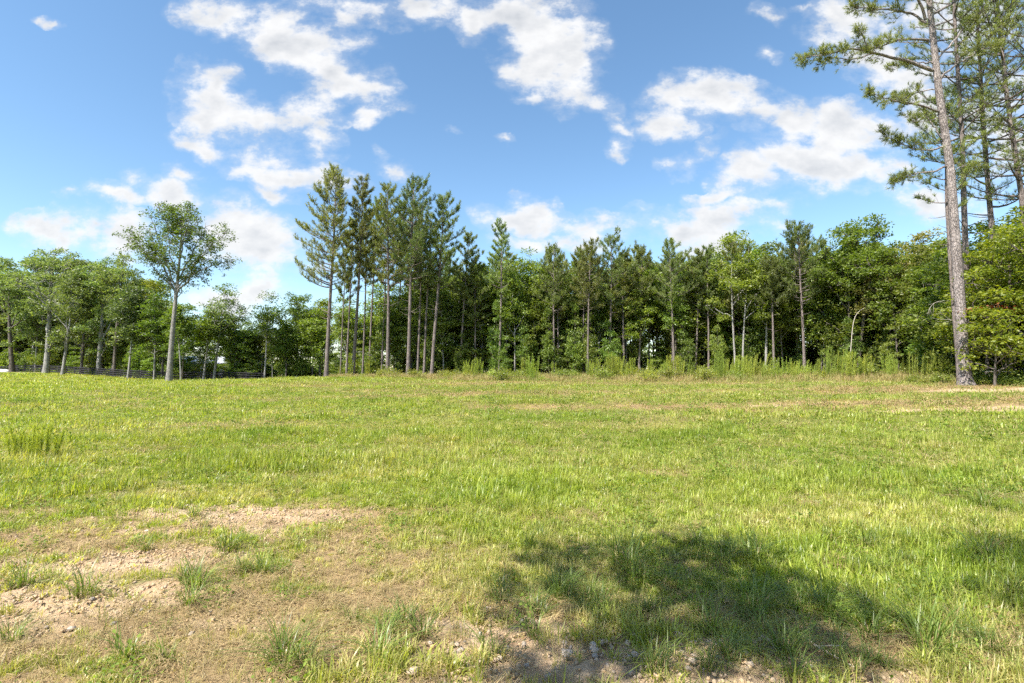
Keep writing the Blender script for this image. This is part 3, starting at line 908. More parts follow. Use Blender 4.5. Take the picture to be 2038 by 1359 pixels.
def oak():
    b = gpos(338, 52); H, dx = h_top(352, 405, 52, b)
    rng = np.random.default_rng(77)
    tr, cr = MB(), MB()
    P = smooth_path(rng, np.array([0, 0, -.25]), np.array([.55, 0, H * .93]), 15, .012)
    hz = P[:, 2]; tt = np.clip(hz / H, 0, 1)
    rad = .29 * ((1 - tt) ** .9 * .95 + .03) * (1 + .4 * np.exp(-np.maximum(hz, 0) / .4))
    tr.tube(P, rad, 12)
    # (start height fraction, end x, end y, end z fraction, radius)
    Ls = [(.50, -3.4, .6, .86, .17), (.48, 3.6, -.4, .80, .15), (.52, -1.8, -1.6, .90, .12), (.56, 1.8, 1.8, .92, .12), (.60, -4.4, 1.0, .74, .11), (.52, 5.7, .6, .69, .10),
          (.66, -2.4, 2.2, .93, .09), (.68, 2.6, -2.2, .91, .09), (.62, 4.2, 1.6, .86, .10), (.60, -3.2, -2.4, .78, .09), (.74, .5, 2.2, .97, .08), (.74, -.6, -2.2, .96, .08), (.58, 1.2, -3.2, .80, .09), (.44, -1.6, 1.0, .60, .05), (.46, 2.2, .9, .62, .05), (.80, .2, .3, .985, .07), (.84, -.5, -.3, .99, .05), (.78, 1.4, -.6, .97, .07), (.78, -1.2, .5, .975, .07), (.5, -4.6, -.5, .84, .09), (.55, 4.6, -1.0, .78, .09)]
    C, CR = [], []
    for (f, ex, ey, ez, r) in Ls:
        h0 = f * H
        p0 = np.array([np.interp(h0, hz, P[:, 0]), np.interp(h0, hz, P[:, 1]), h0])
        e = np.array([ex + .3, ey, ez * H])
        q = np.linspace(0, 1, 8)[:, None]
        bp = p0 + (e - p0) * q
        bp[:, 2] += (.6 if ez < .75 else -.35) * np.sin(np.pi * q[:, 0]) * 1.0
        bp[1:-1] += rng.normal(0, .12, (6, 3))
        tr.tube(bp, r * .72 * (1 - .88 * q[:, 0]) + .008, 6)
        n = int(17 + r * 90)
        for k in range(n):
            u = .30 + .70 * rng.uniform() ** .75
            b0 = np.array([np.interp(u, q[:, 0], bp[:, a]) for a in range(3)])
            c = b0 + rng.normal(0, 1, 3) * np.array([.55, .55, .5])
            if c[2] < .5 * H: c[2] = .52 * H + rng.uniform(0, 1)
            m = (b0 + c) / 2 + rng.normal(0, .1, 3)
            tr.tube(np.array([b0, m, c]), np.array([.03, .02, .008]), 3, cap=False)
            C.append(c); CR.append(rng.uniform(.25, .62))
    C = np.array(C); CR = np.array(CR)
    idx = np.repeat(np.arange(len(C)), (33 * (CR / .5) ** 1.3).astype(int))
    d = unit(rng.normal(size=(len(idx), 3)))
    LP = C[idx] + d * (rng.uniform(0, 1, len(idx)) ** .6 * CR[idx])[:, None] * np.array([1.1, 1.1, .8])
    LP[:, 2] = np.minimum(LP[:, 2], H)
    leaves(cr, LP, .20, rng, up=.5, droop=.2, outdir=d * .5)
    t_me = tr.mesh('trunk', True); t_me.materials.append(M['oak_bark'])
    c_me = cr.mesh('crown'); c_me.materials.append(M['oak_leaf'])
    put_tree('oak_tree', (t_me, c_me), b, 'large airy oak with pale forked trunk standing taller than the fence-side grove', 'oak tree')


oak()

GR = 'trees in the grove along the fence'
GROVE = [
    # name px, Y, top px, top py, kwargs, label
    (26, 80, 18, 505, dict(cb=.38, R=3.8, r0=.34, mat_bark='dark_bark'), 'shaded grove tree with dark trunk behind the fence end'),
    (93, 74, 114, 478, dict(cb=.44, R=4.6, r0=.40, mat_bark='grey_bark', n_clump=95), 'big grove tree with thick pale trunk leaning by the fence'),
    (126, 70, 150, 530, dict(cb=.46, R=3.2, r0=.21, mat_bark='grey_bark', spreadel=(45, 75)), 'thin pale-stemmed tree forking upward beside the thick pale trunk'),
    (163, 76, 178, 505, dict(cb=.42, R=3.6, r0=.22, mat_bark='dark_bark'), 'dark slim tree between pale trunks of the grove'),
    (197, 72, 212, 500, dict(cb=.46, R=3.9, r0=.32, mat_bark='grey_bark', spreadel=(40, 70)), 'grove tree whose pale trunk splits into a high fork'),
    (228, 70, 242, 498, dict(cb=.50, R=3.4, r0=.24, mat_bark='dark_bark'), 'brown-stemmed grove tree toward the tall oak'),
    (256, 64, 276, 560, dict(cb=.45, R=2.6, r0=.15, mat_bark='grey_bark'), 'short leaning pale-stemmed tree near the tall oak'),
]
for k, (bx, Y, tx, ty, kw, lab) in enumerate(GROVE):
    kw = dict(dict(n_limb=17, n_clump=120, lpc=72, leaf=.26, clump_r=.8, mat_leaf='grove_leaf', low=.3), **kw)
    hero_leaf('grove_tree', bx, Y, tx, ty, lab, 'tree', GR, 300 + k, **kw)
GAP = [
    (310, 66, 305, 560, dict(cb=.30, R=2.8, r0=.14, mat_leaf='yellow_leaf'), 'yellow-green leafy tree tucked behind the tall oak'),
    (362, 58, 358, 600, dict(cb=.45, R=1.7, r0=.09), 'thin sapling tree right beside the tall oak trunk'),
    (406, 62, 420, 610, dict(cb=.40, R=2.2, r0=.14, mat_leaf='poplar_leaf'), 'yellowish slim tree leaning with its pale twin stem'),
    (427, 62, 445, 562, dict(cb=.48, R=3.0, r0=.17, mat_leaf='grove_leaf', lpc=40), 'round-topped tree with pale leaning stem in the gap'),
    (470, 64, 470, 628, dict(cb=.18, R=2.9, r0=.14), 'low dense tree with foliage nearly to the ground'),
    (495, 66, 500, 660, dict(cb=.15, R=2.4, r0=.12), 'small dense tree beside the low dense tree'),
    (527, 60, 538, 585, dict(cb=.46, R=2.1, r0=.13, lpc=36), 'thin pale-stemmed tree with see-through crown in the gap'),
    (590, 64, 600, 572, dict(cb=.30, R=2.6, r0=.14, mat_bark='dark_bark'), 'dark upright tree to the open side of the pine row'),
    (570, 62, 572, 640, dict(cb=.25, R=2.0, r0=.11, mat_bark='dark_bark'), 'small dark tree below the upright dark tree'),
    (622, 63, 625, 612, dict(cb=.30, R=2.0, r0=.12, mat_bark='dark_bark'), 'dark-stemmed tree right before the first pine'),
    (690, 62, 690, 590, dict(cb=.28, R=2.9, r0=.15), 'round leafy tree seen between the first two tall pines'),
]
for k, (bx, Y, tx, ty, kw, lab) in enumerate(GAP):
    kw = dict(dict(n_limb=11, n_clump=90, lpc=70, leaf=.23, clump_r=.7, mat_leaf='wood_leaf', mat_bark='grey_bark'), **kw)
    hero_leaf('young_tree', bx, Y, tx, ty, lab, 'tree', 'trees in the gap before the pines', 330 + k, **kw)

WD = 'broadleaf trees at the front of the woods'
WOODS = [
    (1055, 53, 1055, 497, dict(cb=.30, R=2.9, r0=.14), 'bushy broadleaf tree beside the first clear front pine'),
    (960, 54, 962, 515, dict(cb=.25, R=2.7, r0=.14), 'leafy tree filling the gap after the tall pines'),
    (1470, 47, 1470, 455, dict(cb=.38, R=2.6, r0=.15, stems=2, n_clump=80), 'twin-stemmed pale-barked tree with a pointed leafy top'),
    (1523, 47, 1523, 475, dict(cb=.36, R=2.1, r0=.13), 'narrow leafy tree next to the twin-stemmed one'),
    (1698, 43, 1712, 425, dict(cb=.40, R=3.4, r0=.21, stems=4, n_limb=16, n_clump=190, lpc=80, leaf=.21, mat_leaf='poplar_leaf', mat_bark='dark_bark', clump_r=.6), 'big four-stemmed light-green tree rising above the woods'),
    (1770, 41, 1775, 500, dict(cb=.38, R=2.6, r0=.15, mat_leaf='olive_leaf', mat_bark='dark_bark', n_clump=85), 'olive-brown tree below the big four-stemmed one'),
    (1829, 40, 1830, 443, dict(cb=.40, R=2.7, r0=.17, mat_leaf='olive_leaf', mat_bark='dark_bark', n_clump=95), 'tall olive-brown tree behind the leaning big pine'),
    (1880, 37, 1880, 462, dict(cb=.34, R=2.4, r0=.15, n_clump=85), 'leafy green tree close behind the leaning big pine'),
    (1400, 52, 1405, 500, dict(cb=.34, R=2.3, r0=.13), 'leafy tree beside the dark-stemmed front pine'),
    (1640, 46, 1640, 500, dict(cb=.36, R=2.2, r0=.13), 'green tree between the lone dark pine and the big four-stemmed tree'),
]
for k, (bx, Y, tx, ty, kw, lab) in enumerate(WOODS):
    kw = dict(dict(n_limb=14, n_clump=125, lpc=75, leaf=.21, clump_r=.65, mat_leaf='wood_leaf', mat_bark='grey_bark'), **kw)
    hero_leaf('woods_tree', bx, Y, tx, ty, lab, 'tree', WD, 360 + k, **kw)

# ------------------------------------------------------------------ near pines and maples on the right
def px_path(pts, Y0, base, jit=0.0):
    """trunk line through photo points at one real distance, relative to the base"""
    P = []
    for (px, py) in pts:
        p = pt(px, py, Y0)
        P.append([p.x - base[0], jit * (p.z - base[2]), p.z - base[2]])
    P[0] = [P[0][0], 0, -.3]
    P = np.array(P)
    z = np.concatenate([np.linspace(-.3, 1.2, 7), np.linspace(1.6, P[-1, 2], 26)])
    return np.stack([np.interp(z, P[:, 2], P[:, 0]), np.interp(z, P[:, 2], P[:, 1]), z], 1)


def big_pine():
    b = gpos(1923, 24)
    path = px_path([(1923, 768), (1917, 700), (1908, 560), (1896, 400), (1892, 340), (1869, 185), (1849, 0), (1836, -150), (1830, -260)], 24, b)
    H = path[-1, 2]
    rng = np.random.default_rng(501)
    tr, cr = MB(), MB()
    z = path[:, 2]
    tt = np.clip(z / H, 0, 1)
    rad = .238 * ((1 - tt) ** .62 * .84 + .12) * (1 + .75 * np.exp(-np.maximum(z, 0) / .26))
    tr.tube(path, rad, 20)
    TP, TD = [], []

    def limb(pp, r, yend=0.0, n=26, tw=1.0, bare=.30):
        """limb along photo points; drifts yend metres toward or away from the viewer"""
        Q = []
        for i, (px, py) in enumerate(pp):
            f = i / (len(pp) - 1)
            p = pt(px, py, 24 + yend * f)
            Q.append([p.x - b[0], p.y - b[1], p.z - b[2]])
        Q = np.array(Q)
        s = np.concatenate([[0], np.cumsum(np.linalg.norm(np.diff(Q, axis=0), axis=1))]); s /= s[-1]
        u = np.linspace(0, 1, 14)
        B = np.stack([np.interp(u, s, Q[:, a]) for a in range(3)], 1)
        B[1:-1] = (B[:-2] + 2 * B[1:-1] + B[2:]) / 4
        B[1:] += rng.normal(0, .02, (13, 3))
        tr.tube(B, r * (1 - .86 * u) + .006, 6)
        Ltot = np.linalg.norm(B[-1] - B[0])
        for k in range(int(n * 1.45)):
            w = bare + (1 - bare) * rng.uniform() ** .8 if k else 1.0
            b0 = np.array([np.interp(w, u, B[:, a]) for a in range(3)])
            tg = B[-1] - B[7]; tg /= np.linalg.norm(tg)
            d = tg * rng.uniform(.2, .9) + rng.normal(0, .55, 3) + np.array([0, 0, .22])
            d /= np.linalg.norm(d)
            l = rng.uniform(.25, .85) * tw * (1.25 - .7 * w)
            m = b0 + d * l * .55 + rng.normal(0, .04, 3)
            e = b0 + d * l + np.array([0, 0, .05])
            tr.tube(np.array([b0, m, e]), np.array([.012, .009, .005]), 3, cap=False)
            TP.append(e); TD.append(d * .7 + np.array([0, 0, .35]))
            for _ in range(rng.integers(1, 4)):
                o = b0 + (m - b0) * rng.uniform(.5, 1.2)
                dd = d * .5 + rng.normal(0, .6, 3) + np.array([0, 0, .2]); dd /= np.linalg.norm(dd)
                e2 = o + dd * rng.uniform(.12, .35)
                tr.tube(np.array([o, e2]), np.array([.006, .004]), 3, cap=False)
                TP.append(e2); TD.append(dd * .7 + np.array([0, 0, .3]))
    limb([(1856, 140), (1800, 118), (1740, 106), (1700, 95), (1640, 110), (1594, 115)], .085, -1.0, 46, 1.0, .35)
    limb([(1740, 106), (1690, 120), (1660, 112), (1630, 128)], .03, -.5, 16, .9)
    limb([(1848, 80), (1800, 75), (1760, 90), (1730, 100), (1712, 60)], .06, -1.5, 30, 1.0)
    limb([(1843, 45), (1815, 25), (1780, 20), (1740, 18), (1695, 14)], .06, 1.0, 40, 1.1, .25)
    limb([(1842, 40), (1830, 0), (1800, -40), (1730, -60)], .06, -.8, 34, 1.1)
    limb([(1868, 222), (1840, 212), (1800, 205), (1760, 196), (1728, 178)], .055, -.6, 30, .8)
    limb([(1858, 125), (1830, 125), (1800, 124), (1770, 138)], .03, .8, 18, .8)
    limb([(1860, 178), (1830, 182), (1800, 196), (1770, 200)], .03, 1.2, 18, .8)
    limb([(1882, 290), (1850, 300), (1820, 297), (1780, 280), (1756, 266)], .045, .8, 34, .9)
    limb([(1886, 330), (1860, 342), (1830, 343), (1800, 352), (1778, 362)], .045, .4, 24, .8, .45)
    limb([(1880, 285), (1868, 265), (1850, 240), (1838, 222)], .04, 0, 2, .5, .9)
    limb([(1874, 235), (1820, 245), (1795, 225)], .02, .6, 12, .7)
    limb([(1852, 30), (1890, 10), (1940, -20), (2000, -40)], .06, 1.5, 36, 1.1)
    limb([(1862, 120), (1900, 80), (1930, 40), (1960, 20)], .05, 1.8, 26, 1.0)
    limb([(1866, 160), (1900, 130), (1950, 100), (1985, 92)], .05, -1.2, 26, 1.0)
    limb([(1890, 345), (1915, 330), (1950, 335)], .03, 1.5, 16, .8)
    for (tx, ty, yo) in [(1750, -120, 1), (1900, -140, -1), (1800, -220, 0), (1870, -260, 1.5), (1780, -60, 2), (1880, -60, -2), (1930, -90, 1)]:
        limb([(1840, ty + 60), ((1840 + tx) / 2, ty + 15), (tx, ty)], .05, yo, 34, 1.1, .2)
    needles(cr, np.array(TP), np.array(TD), rng, .20, .015, 26, (15, 80), .16)
    t_me = tr.mesh('trunk', True); t_me.materials.append(M['hero_bark'])
    c_me = cr.mesh('crown'); c_me.materials.append(M['needle_near'])
    put_tree('leaning_pine', (t_me, c_me), b, 'big leaning pine with thick scaly trunk at the edge of the field', 'pine tree')


big_pine()
NP = 'pines around the big leaning pine'
NEARP = [
    ([(1911, 765), (1906, 700), (1898, 603), (1890, 500), (1884, 400), (1883, 300), (1880, 200)], 24.9, .60, .115, 1.6, 26, 'thin dark pine stem growing close against the big leaning pine'),
    ([(1935, 765), (1927, 637), (1919, 420), (1915, 278), (1909, 185), (1903, 93), (1898, 0), (1893, -150)], 26.5, .50, .16, 2.6, 52, 'straight grey pine just behind the big leaning pine'),
    ([(2012, 750), (1995, 600), (1977, 485), (1970, 410), (1957, 253), (1950, 120), (1940, -40)], 28, .42, .17, 2.8, 56, 'tall pine with crooked lower boughs among the maples'),
    ([(2062, 755), (2052, 560), (2033, 386), (2015, 270), (2003, 185), (1990, 60), (1980, -60)], 26, .42, .17, 3.0, 60, 'tall pine rising out of the yellow-green maples'),
    ([(2105, 750), (2090, 400), (2070, 100), (2060, -100)], 25, .40, .18, 3.2, 60, 'tall pine at the outer end of the maples'),
]
for k, (pp, Y, cb, r0, R, nb, lab) in enumerate(NEARP):
    b = gpos(pp[0][0], Y)
    path = px_path(pp, Y, b)
    put_tree('near_pine', pine(520 + k, path[-1, 2], cb, R, r0, (0, 0), int(nb * .95), 17, .22, 20, .016, path=path, sides=12, tuft_up=.4, seg=.16,
                               mat_leaf='needle_near', dead=7, rtop=.25), b, lab, 'pine tree', NP)

MG = 'maples at the edge beside the leaning pine'
MAPLES = [
    (1962, 25.5, 1965, 470, dict(cb=.14, R=2.0, r0=.10), 'yellow-green maple right beside the leaning pine trunk'),
    (2010, 24.2, 2005, 425, dict(cb=.12, R=2.5, r0=.13), 'bright leafy maple with foliage down to the ground'),
    (2060, 22.5, 2060, 400, dict(cb=.12, R=2.6, r0=.13), 'outer bright maple past the other maples'),
    (1945, 29, 1950, 430, dict(cb=.20, R=2.6, r0=.12), 'taller maple behind the leaning pine'),
    (2030, 29, 2030, 400, dict(cb=.20, R=3.0, r0=.14), 'tall maple at the back of the bright maples'),
    (1905, 31, 1900, 470, dict(cb=.22, R=2.3, r0=.12), 'green maple showing between the pine stems'),
    (1975, 22.9, 1985, 575, dict(cb=.10, R=1.3, r0=.05, n_clump=34), 'small sapling maple in front of the bright maples'),
]
for k, (bx, Y, tx, ty, kw, lab) in enumerate(MAPLES):
    kw = dict(dict(n_limb=13, n_clump=90, lpc=75, leaf=.15, clump_r=.48, mat_leaf='maple_leaf', mat_bark='dark_bark', flat=.5, spreadel=(5, 40), low=.35), **kw)
    hero_leaf('maple_tree', bx, Y, tx, ty, lab, 'maple tree', MG, 540 + k, **kw)
# a spray of leaves that has turned red
mb = MB(); rng = np.random.default_rng(9)
bpos = pt(1990, 612, 23.4)
tw = MB()
for k in range(5):
    e = np.array([-1.1 + .5 * k + rng.normal(0, .1), rng.normal(0, .2), .12 * math.sin(k) - .1])
    tw.tube(np.array([[.35, .5, -.5], e * .5 + [.1, .2, -.15], e]), [.016, .011, .005], 4)
    leaves(mb, e + rng.normal(0, 1, (42, 3)) * [.20, .18, .06], .13, rng)
r = root('red_branch', bpos)
obj('twig', tw.mesh('twig', True), M['dead_wood'], r); obj('foliage', mb.mesh('foliage'), M['red_leaf'], r)
tag(r, 'low branch with leaves turned red and orange beside the leaning pine', 'branch')

# ------------------------------------------------------------------ the body of the woods: copies of a few trees
for (bx, Y, nm) in [(812, 47.5, 'stout tall row pine'), (859, 48, 'last tall row pine'), (915, 51, 'thin pointed pine'), (993, 50, 'clear tufted pine'), (1055, 53, 'bushy front tree'), (1102, 50, 'thin front pine'),
                    (1165, 50, 'close pair of pines'), (1212, 50, 'fork-tufted pine'), (1271, 51, 'mid-edge pine'), (1341, 49, 'pale-stemmed pine'), (1383, 50, 'dark-stemmed pine'), (1470, 47, 'twin-stemmed tree'),
                    (1540, 45, 'short straight pine'), (1600, 45, 'lone dark pine'), (1698, 43, 'four-stemmed tree'), (1770, 41, 'olive-brown tree'), (1829, 40, 'tall olive-brown tree'), (1923, 24, 'leaning pine'), (2010, 24.2, 'bright maple'), (2040, 27, 'back maples'),
                    (26, 80, 'dark-trunked grove tree'), (93, 74, 'thick pale trunk'), (163, 76, 'dark slim grove tree'), (212, 72, 'high-forked pale trunk'), (256, 64, 'short leaning pale stem'), (338, 52, 'tall oak'), (427, 62, 'round-topped gap tree'), (527, 60, 'see-through gap tree'), (600, 64, 'dark upright gap tree'), (650, 47, 'one-sided pine'), (703, 49, 'bare-stemmed tall pine'), (771, 48, 'middle row pine')]:
    LANDMARK.append(((bx - 1019) / FPX * Y, Y, nm))


def depth_word(x, y):
    e = y - edge_at(px_of(x, y))
    return 'just behind' if e < 6 else ('well behind' if e < 14 else 'far behind')


def top_py(px):
    return np.interp(px, [-300, 0, 60, 160, 300, 330, 480, 640, 700, 760, 900, 1000, 1100, 1300, 1400, 1480, 1560, 1640, 1740, 1800, 1880, 1920, 2040, 2400],
                     [500, 512, 500, 505, 540, 572, 620, 585, 590, 545, 510, 505, 505, 500, 500, 470, 490, 470, 450, 470, 470, 430, 410, 380])


fill_pine = [pine(600 + k, 13.5, .46, 1.55, .105, (RNG.uniform(-.3, .3), 0), 40, 15, .29, 12, .042, sides=6, dead=7) for k in range(4)]
fill_leaf = [broadleaf(620 + k, 12.5, [.28, .36, .20, .30, .34][k], [1.9, 1.7, 2.2, 2.0, 1.8][k], .105, 14, 95, 62, .24, .66, (RNG.uniform(-.4, .4), 0),
                       mat_leaf='wood_leaf', mat_bark=['grey_bark', 'dark_bark', 'dark_bark', 'grey_bark', 'dark_bark'][k], sides=6) for k in range(5)]
fill_grove = [broadleaf(640 + k, 16, [.18, .25, .12][k], [3.3, 3.0, 3.6][k], .18, 14, 120, 70, .31, .9, mat_leaf='grove_leaf', mat_bark=['dark_bark', 'grey_bark', 'dark_bark'][k], sides=6) for k in range(3)]
sapl = [broadleaf(660 + k, 5.2, .07, [1.2, 1.5, 1.3, 1.6][k], .035, 14, 66, 52, .19, .46, mat_leaf='wood_leaf', mat_bark='dark_bark', sides=5, flat=.5, spreadel=(0, 40), low=.4) for k in range(4)]

rng = np.random.default_rng(21)
taken = []


def scatter(n, x0, x1, y0, y1, ok, dmin, tries=40000):
    outp = []
    for _ in range(tries):
        if len(outp) >= n: break
        x = rng.uniform(x0, x1); y = rng.uniform(y0, y1)
        if not ok(x, y): continue
        if any((x - a) ** 2 + (y - b_) ** 2 < dmin * dmin for a, b_ in taken[-900:]): continue
        outp.append((x, y)); taken.append((x, y))
    return outp


def in_right(x, y, lo=1.0, hi=26.0):
    p = px_of(x, y); e = edge_at(p)
    return 745 < p < 2250 and e + lo < y < e + hi


def in_left(x, y, lo=-2.0, hi=20.0):
    p = px_of(x, y); e = edge_at(p)
    return -120 < p < 330 and e + lo < y < e + hi


for i, (x, y) in enumerate(scatter(50, -15, 60, 22, 78, lambda x, y: in_right(x, y, 1.5) and px_of(x, y) < 1640, 2.3)):
    p = px_of(x, y); b = (x, y, gz(x, y))
    Hh = (pt(p, top_py(p), y).z - b[2]) * rng.uniform(.84, 1.03)
    s = Hh / 13.5
    put_tree('woods_pine', fill_pine[i % 4], b, f'young pine in the crowded woods {depth_word(x, y)} the {near_mark(x, y)}', 'pine tree', 'pines inside the woods', rng.uniform(0, 6.28), (rng.uniform(.9, 1.25), rng.uniform(.9, 1.25), s))
for i, (x, y) in enumerate(scatter(175, -15, 66, 20, 80, lambda x, y: in_right(x, y, .8, 20), 1.75)):
    p = px_of(x, y); b = (x, y, gz(x, y))
    Hh = (pt(p, top_py(p), y).z - b[2]) * rng.uniform(.72, .98)
    s = Hh / 12.5
    put_tree('woods_tree', fill_leaf[i % 5], b, f'leafy tree with {["pale", "dark", "dark", "pale", "dark"][i % 5]} stem in the woods {depth_word(x, y)} the {near_mark(x, y)}', 'tree', 'broadleaf trees inside the woods', rng.uniform(0, 6.28), (s * rng.uniform(.9, 1.15), s * rng.uniform(.9, 1.15), s))
for i, (x, y) in enumerate(scatter(46, -110, -35, 55, 112, lambda x, y: in_left(x, y, 2.5), 3.4)):
    p = px_of(x, y); b = (x, y, gz(x, y))
    Hh = (pt(p, top_py(p), y).z - b[2]) * rng.uniform(.75, 1.0)
    s = Hh / 16
    put_tree('grove_tree', fill_grove[i % 3], b, f'leafy {["dark", "pale", "dark"][i % 3]}-stemmed tree deeper in the grove {depth_word(x, y)} the {near_mark(x, y)}', 'tree', 'trees deeper in the grove', rng.uniform(0, 6.28), (s * rng.uniform(.9, 1.1), s * rng.uniform(.9, 1.1), s))
for i, (x, y) in enumerate(scatter(26, -60, -12, 60, 84, lambda x, y: 300 < px_of(x, y) < 760 and y > 61, 2.6)):
    p = px_of(x, y); b = (x, y, gz(x, y))
    Hh = (pt(p, top_py(p), y).z - b[2]) * rng.uniform(.72, 1.0)
    s = Hh / 12.5
    put_tree('young_tree', fill_leaf[i % 5], b, f'leafy tree with {["pale", "dark", "dark", "pale", "dark"][i % 5]} stem in the gap {"just" if y < 70 else "well"} behind the {near_mark(x, y)}', 'tree', 'trees filling the gap', rng.uniform(0, 6.28), (s * rng.uniform(1.0, 1.35), s * rng.uniform(1.0, 1.35), s))
for i, (x, y) in enumerate(scatter(120, -12, 60, 20, 72, lambda x, y: in_right(x, y, 2.2 if px_of(x, y) < 1880 else .6, 20), 1.35)):
    s = rng.uniform(.55, 1.45)
    put_tree('sapling', sapl[i % 4], (x, y, gz(x, y)), f'{"tall" if s > 1 else "short"} leafy sapling in the woods understorey {depth_word(x, y)} the {near_mark(x, y)}', 'sapling', 'saplings under the woods', rng.uniform(0, 6.28), s)
for i, (x, y) in enumerate(scatter(44, -14, 34, 36, 62, lambda x, y: 780 < px_of(x, y) < 1880 and .3 < y - edge_at(px_of(x, y)) < 5, 1.0)):
    s = rng.uniform(.6, 1.0)
    put_tree('sapling', sapl[(i * 3 + 1) % 4], (x, y, gz(x, y)), f'slim upright sapling catching the sun {"at the foot of" if s < .8 else "beside"} the {near_mark(x, y)}', 'sapling', 'sunlit saplings along the woods edge', rng.uniform(0, 6.28), (s * .75, s * .75, s * rng.uniform(1.1, 1.9)))
for i, (x, y) in enumerate(scatter(95, -110, -12, 56, 100, lambda x, y: -100 < px_of(x, y) < 760 and edge_at(px_of(x, y)) + 1.5 < y < edge_at(px_of(x, y)) + 14, 1.7)):
    s = rng.uniform(.8, 1.5) if px_of(x, y) < 330 else rng.uniform(.5, .95)
    put_tree('sapling', sapl[i % 4], (x, y, gz(x, y)), f'{"tall" if s > 1 else "short"} leafy sapling under the grove {depth_word(x, y)} the {near_mark(x, y)}', 'sapling', 'saplings under the grove', rng.uniform(0, 6.28), s)

# far line of trees beyond the gap reads as one mass
mb = MB()
rr = np.random.default_rng(5)
for k in range(520):
    px = rr.uniform(-250, 2350); Y = rr.uniform(120, 160)
    x = (px - 1019) / FPX * Y
    h = rr.uniform(5, 8) if 330 < px < 720 else rr.uniform(9, 14)
    c = np.array([x, Y, gz(x, Y)])
    n = 60
    d = unit(rr.normal(size=(n, 3))) * rr.uniform(0, 1, (n, 1)) ** .4
    leaves(mb, c + np.array([0, 0, h * .5]) + d * [3.2, 3.2, h * .5], 1.2, rr)
    mb.tube(np.array([[x, Y, c[2] - .2], [x, Y, c[2] + h * .6]]), [.2, .1], 4)
tag(obj('distant_wood', mb.mesh('distant_wood'), M['grove_leaf']), 'distant low wood far beyond the gap', None, None, 'stuff')

# ------------------------------------------------------------------ dark rail fence along the grove
fr = root('rail_fence', (0, 0, 0))
tag(fr, 'dark four-rail wooden fence running along the grove', 'fence')
line = [(-92, 85.5), (-84.5, 83.5), (-70, 77), (-58, 71), (-48, 66), (-40, 63), (-30, 61)]
lx = np.array([p[0] for p in line]); ly = np.array([p[1] for p in line])
seg = np.concatenate([[0], np.cumsum(np.hypot(np.diff(lx), np.diff(ly)))])
nb = int(seg[-1] / 2.44)
ss = np.linspace(0, seg[-1], nb + 1)
fx = np.interp(ss, seg, lx); fy = np.interp(ss, seg, ly)
fz = ground_z(fx, fy)
mbp = MB(); mbp.box((0, 0, .52), (.12, .12, 1.3)); mbp.box((0, 0, 1.185), (.14, .14, .03))
post_me = mbp.mesh('post')
for i in range(nb + 1):
    o = obj('post', post_me, M['fence_wood'], fr); o.location = (fx[i], fy[i], fz[i])
    if i < nb: o.rotation_euler = (0, 0, math.atan2(fy[i + 1] - fy[i], fx[i + 1] - fx[i]))
mbr = MB(); mbr.box((.5, 0, 0), (.995, .035, .14)); rail_me = mbr.mesh('rail')
for i in range(nb):
    a = Vector((fx[i], fy[i], fz[i])); b = Vector((fx[i + 1], fy[i + 1], fz[i + 1])); d = b - a
    nrm = Vector((d.y, -d.x, 0)).normalized() * .085
    for h in (.22, .49, .76, 1.03):
        o = obj('rail', rail_me, M['fence_wood'], fr)
        o.location = a + nrm + Vector((0, 0, h))
        o.rotation_euler = d.to_track_quat('X', 'Z').to_euler()
        o.scale = (d.length, 1, 1)

# pale sand heap by the fence end
def lump(seed, n=10, m=7, amp=.25):
    rg = np.random.default_rng(seed)
    V = [[0, 0, 1]]
    for i in range(1, m):
        for j in range(n):
            a = math.pi * i / m; b_ = 2 * math.pi * j / n + (i % 2) * math.pi / n
            k = 1 + rg.normal(0, amp * .5)
            V.append([math.sin(a) * math.cos(b_) * k, math.sin(a) * math.sin(b_) * k, math.cos(a) * k])
    V.append([0, 0, -1])
    T = []
    for j in range(n): T.append([0, 1 + j, 1 + (j + 1) % n])
    for i in range(m - 2):
        for j in range(n):
            a = 1 + i * n + j; b_ = 1 + i * n + (j + 1) % n
            T += [[a, a + n, b_], [b_, a + n, b_ + n]]
    k = len(V) - 1; o_ = 1 + (m - 2) * n
    for j in range(n): T.append([o_ + j, k, o_ + (j + 1) % n])
    return np.array(V), np.array(T)


V, T = lump(3, 14, 9, .12)
o = obj('sand_heap', mk_mesh('sand_heap', V * [1.5, .8, .42], None, T, None, True), M['sand'])
q = gpos(6, 80); o.location = (q[0], q[1], q[2] + .06)
tag(o, 'low white heap of sand on the grass before the fence', 'sand heap')

# pale outbuilding glimpsed between the trunks
q = gpos(405, 92)
bd = root('outbuilding', (q[0], q[1], q[2]), .25)
mb = MB(); mb.box((0, 0, 1.2), (9, 5, 2.6)); obj('wall', mb.mesh('wall'), M['pale_wall'], bd)
mb = MB(); mb.add([[-4.8, -2.9, 2.45], [4.8, -2.9, 2.45], [4.8, 0, 3.7], [-4.8, 0, 3.7], [-4.8, 2.9, 2.45], [4.8, 2.9, 2.45], [-4.8, -2.9, 2.52], [4.8, -2.9, 2.52], [4.8, 0, 3.8], [-4.8, 0, 3.8], [-4.8, 2.9, 2.52], [4.8, 2.9, 2.52]],
                  [[0, 3, 2, 1], [3, 4, 5, 2], [6, 7, 8, 9], [9, 8, 11, 10], [0, 1, 7, 6], [4, 10, 11, 5]], [[0, 6, 9], [0, 9, 3], [3, 9, 10], [3, 10, 4], [1, 2, 8], [1, 8, 7], [2, 5, 11], [2, 11, 8]])
obj('roof', mb.mesh('roof'), M['pale_roof'], bd)
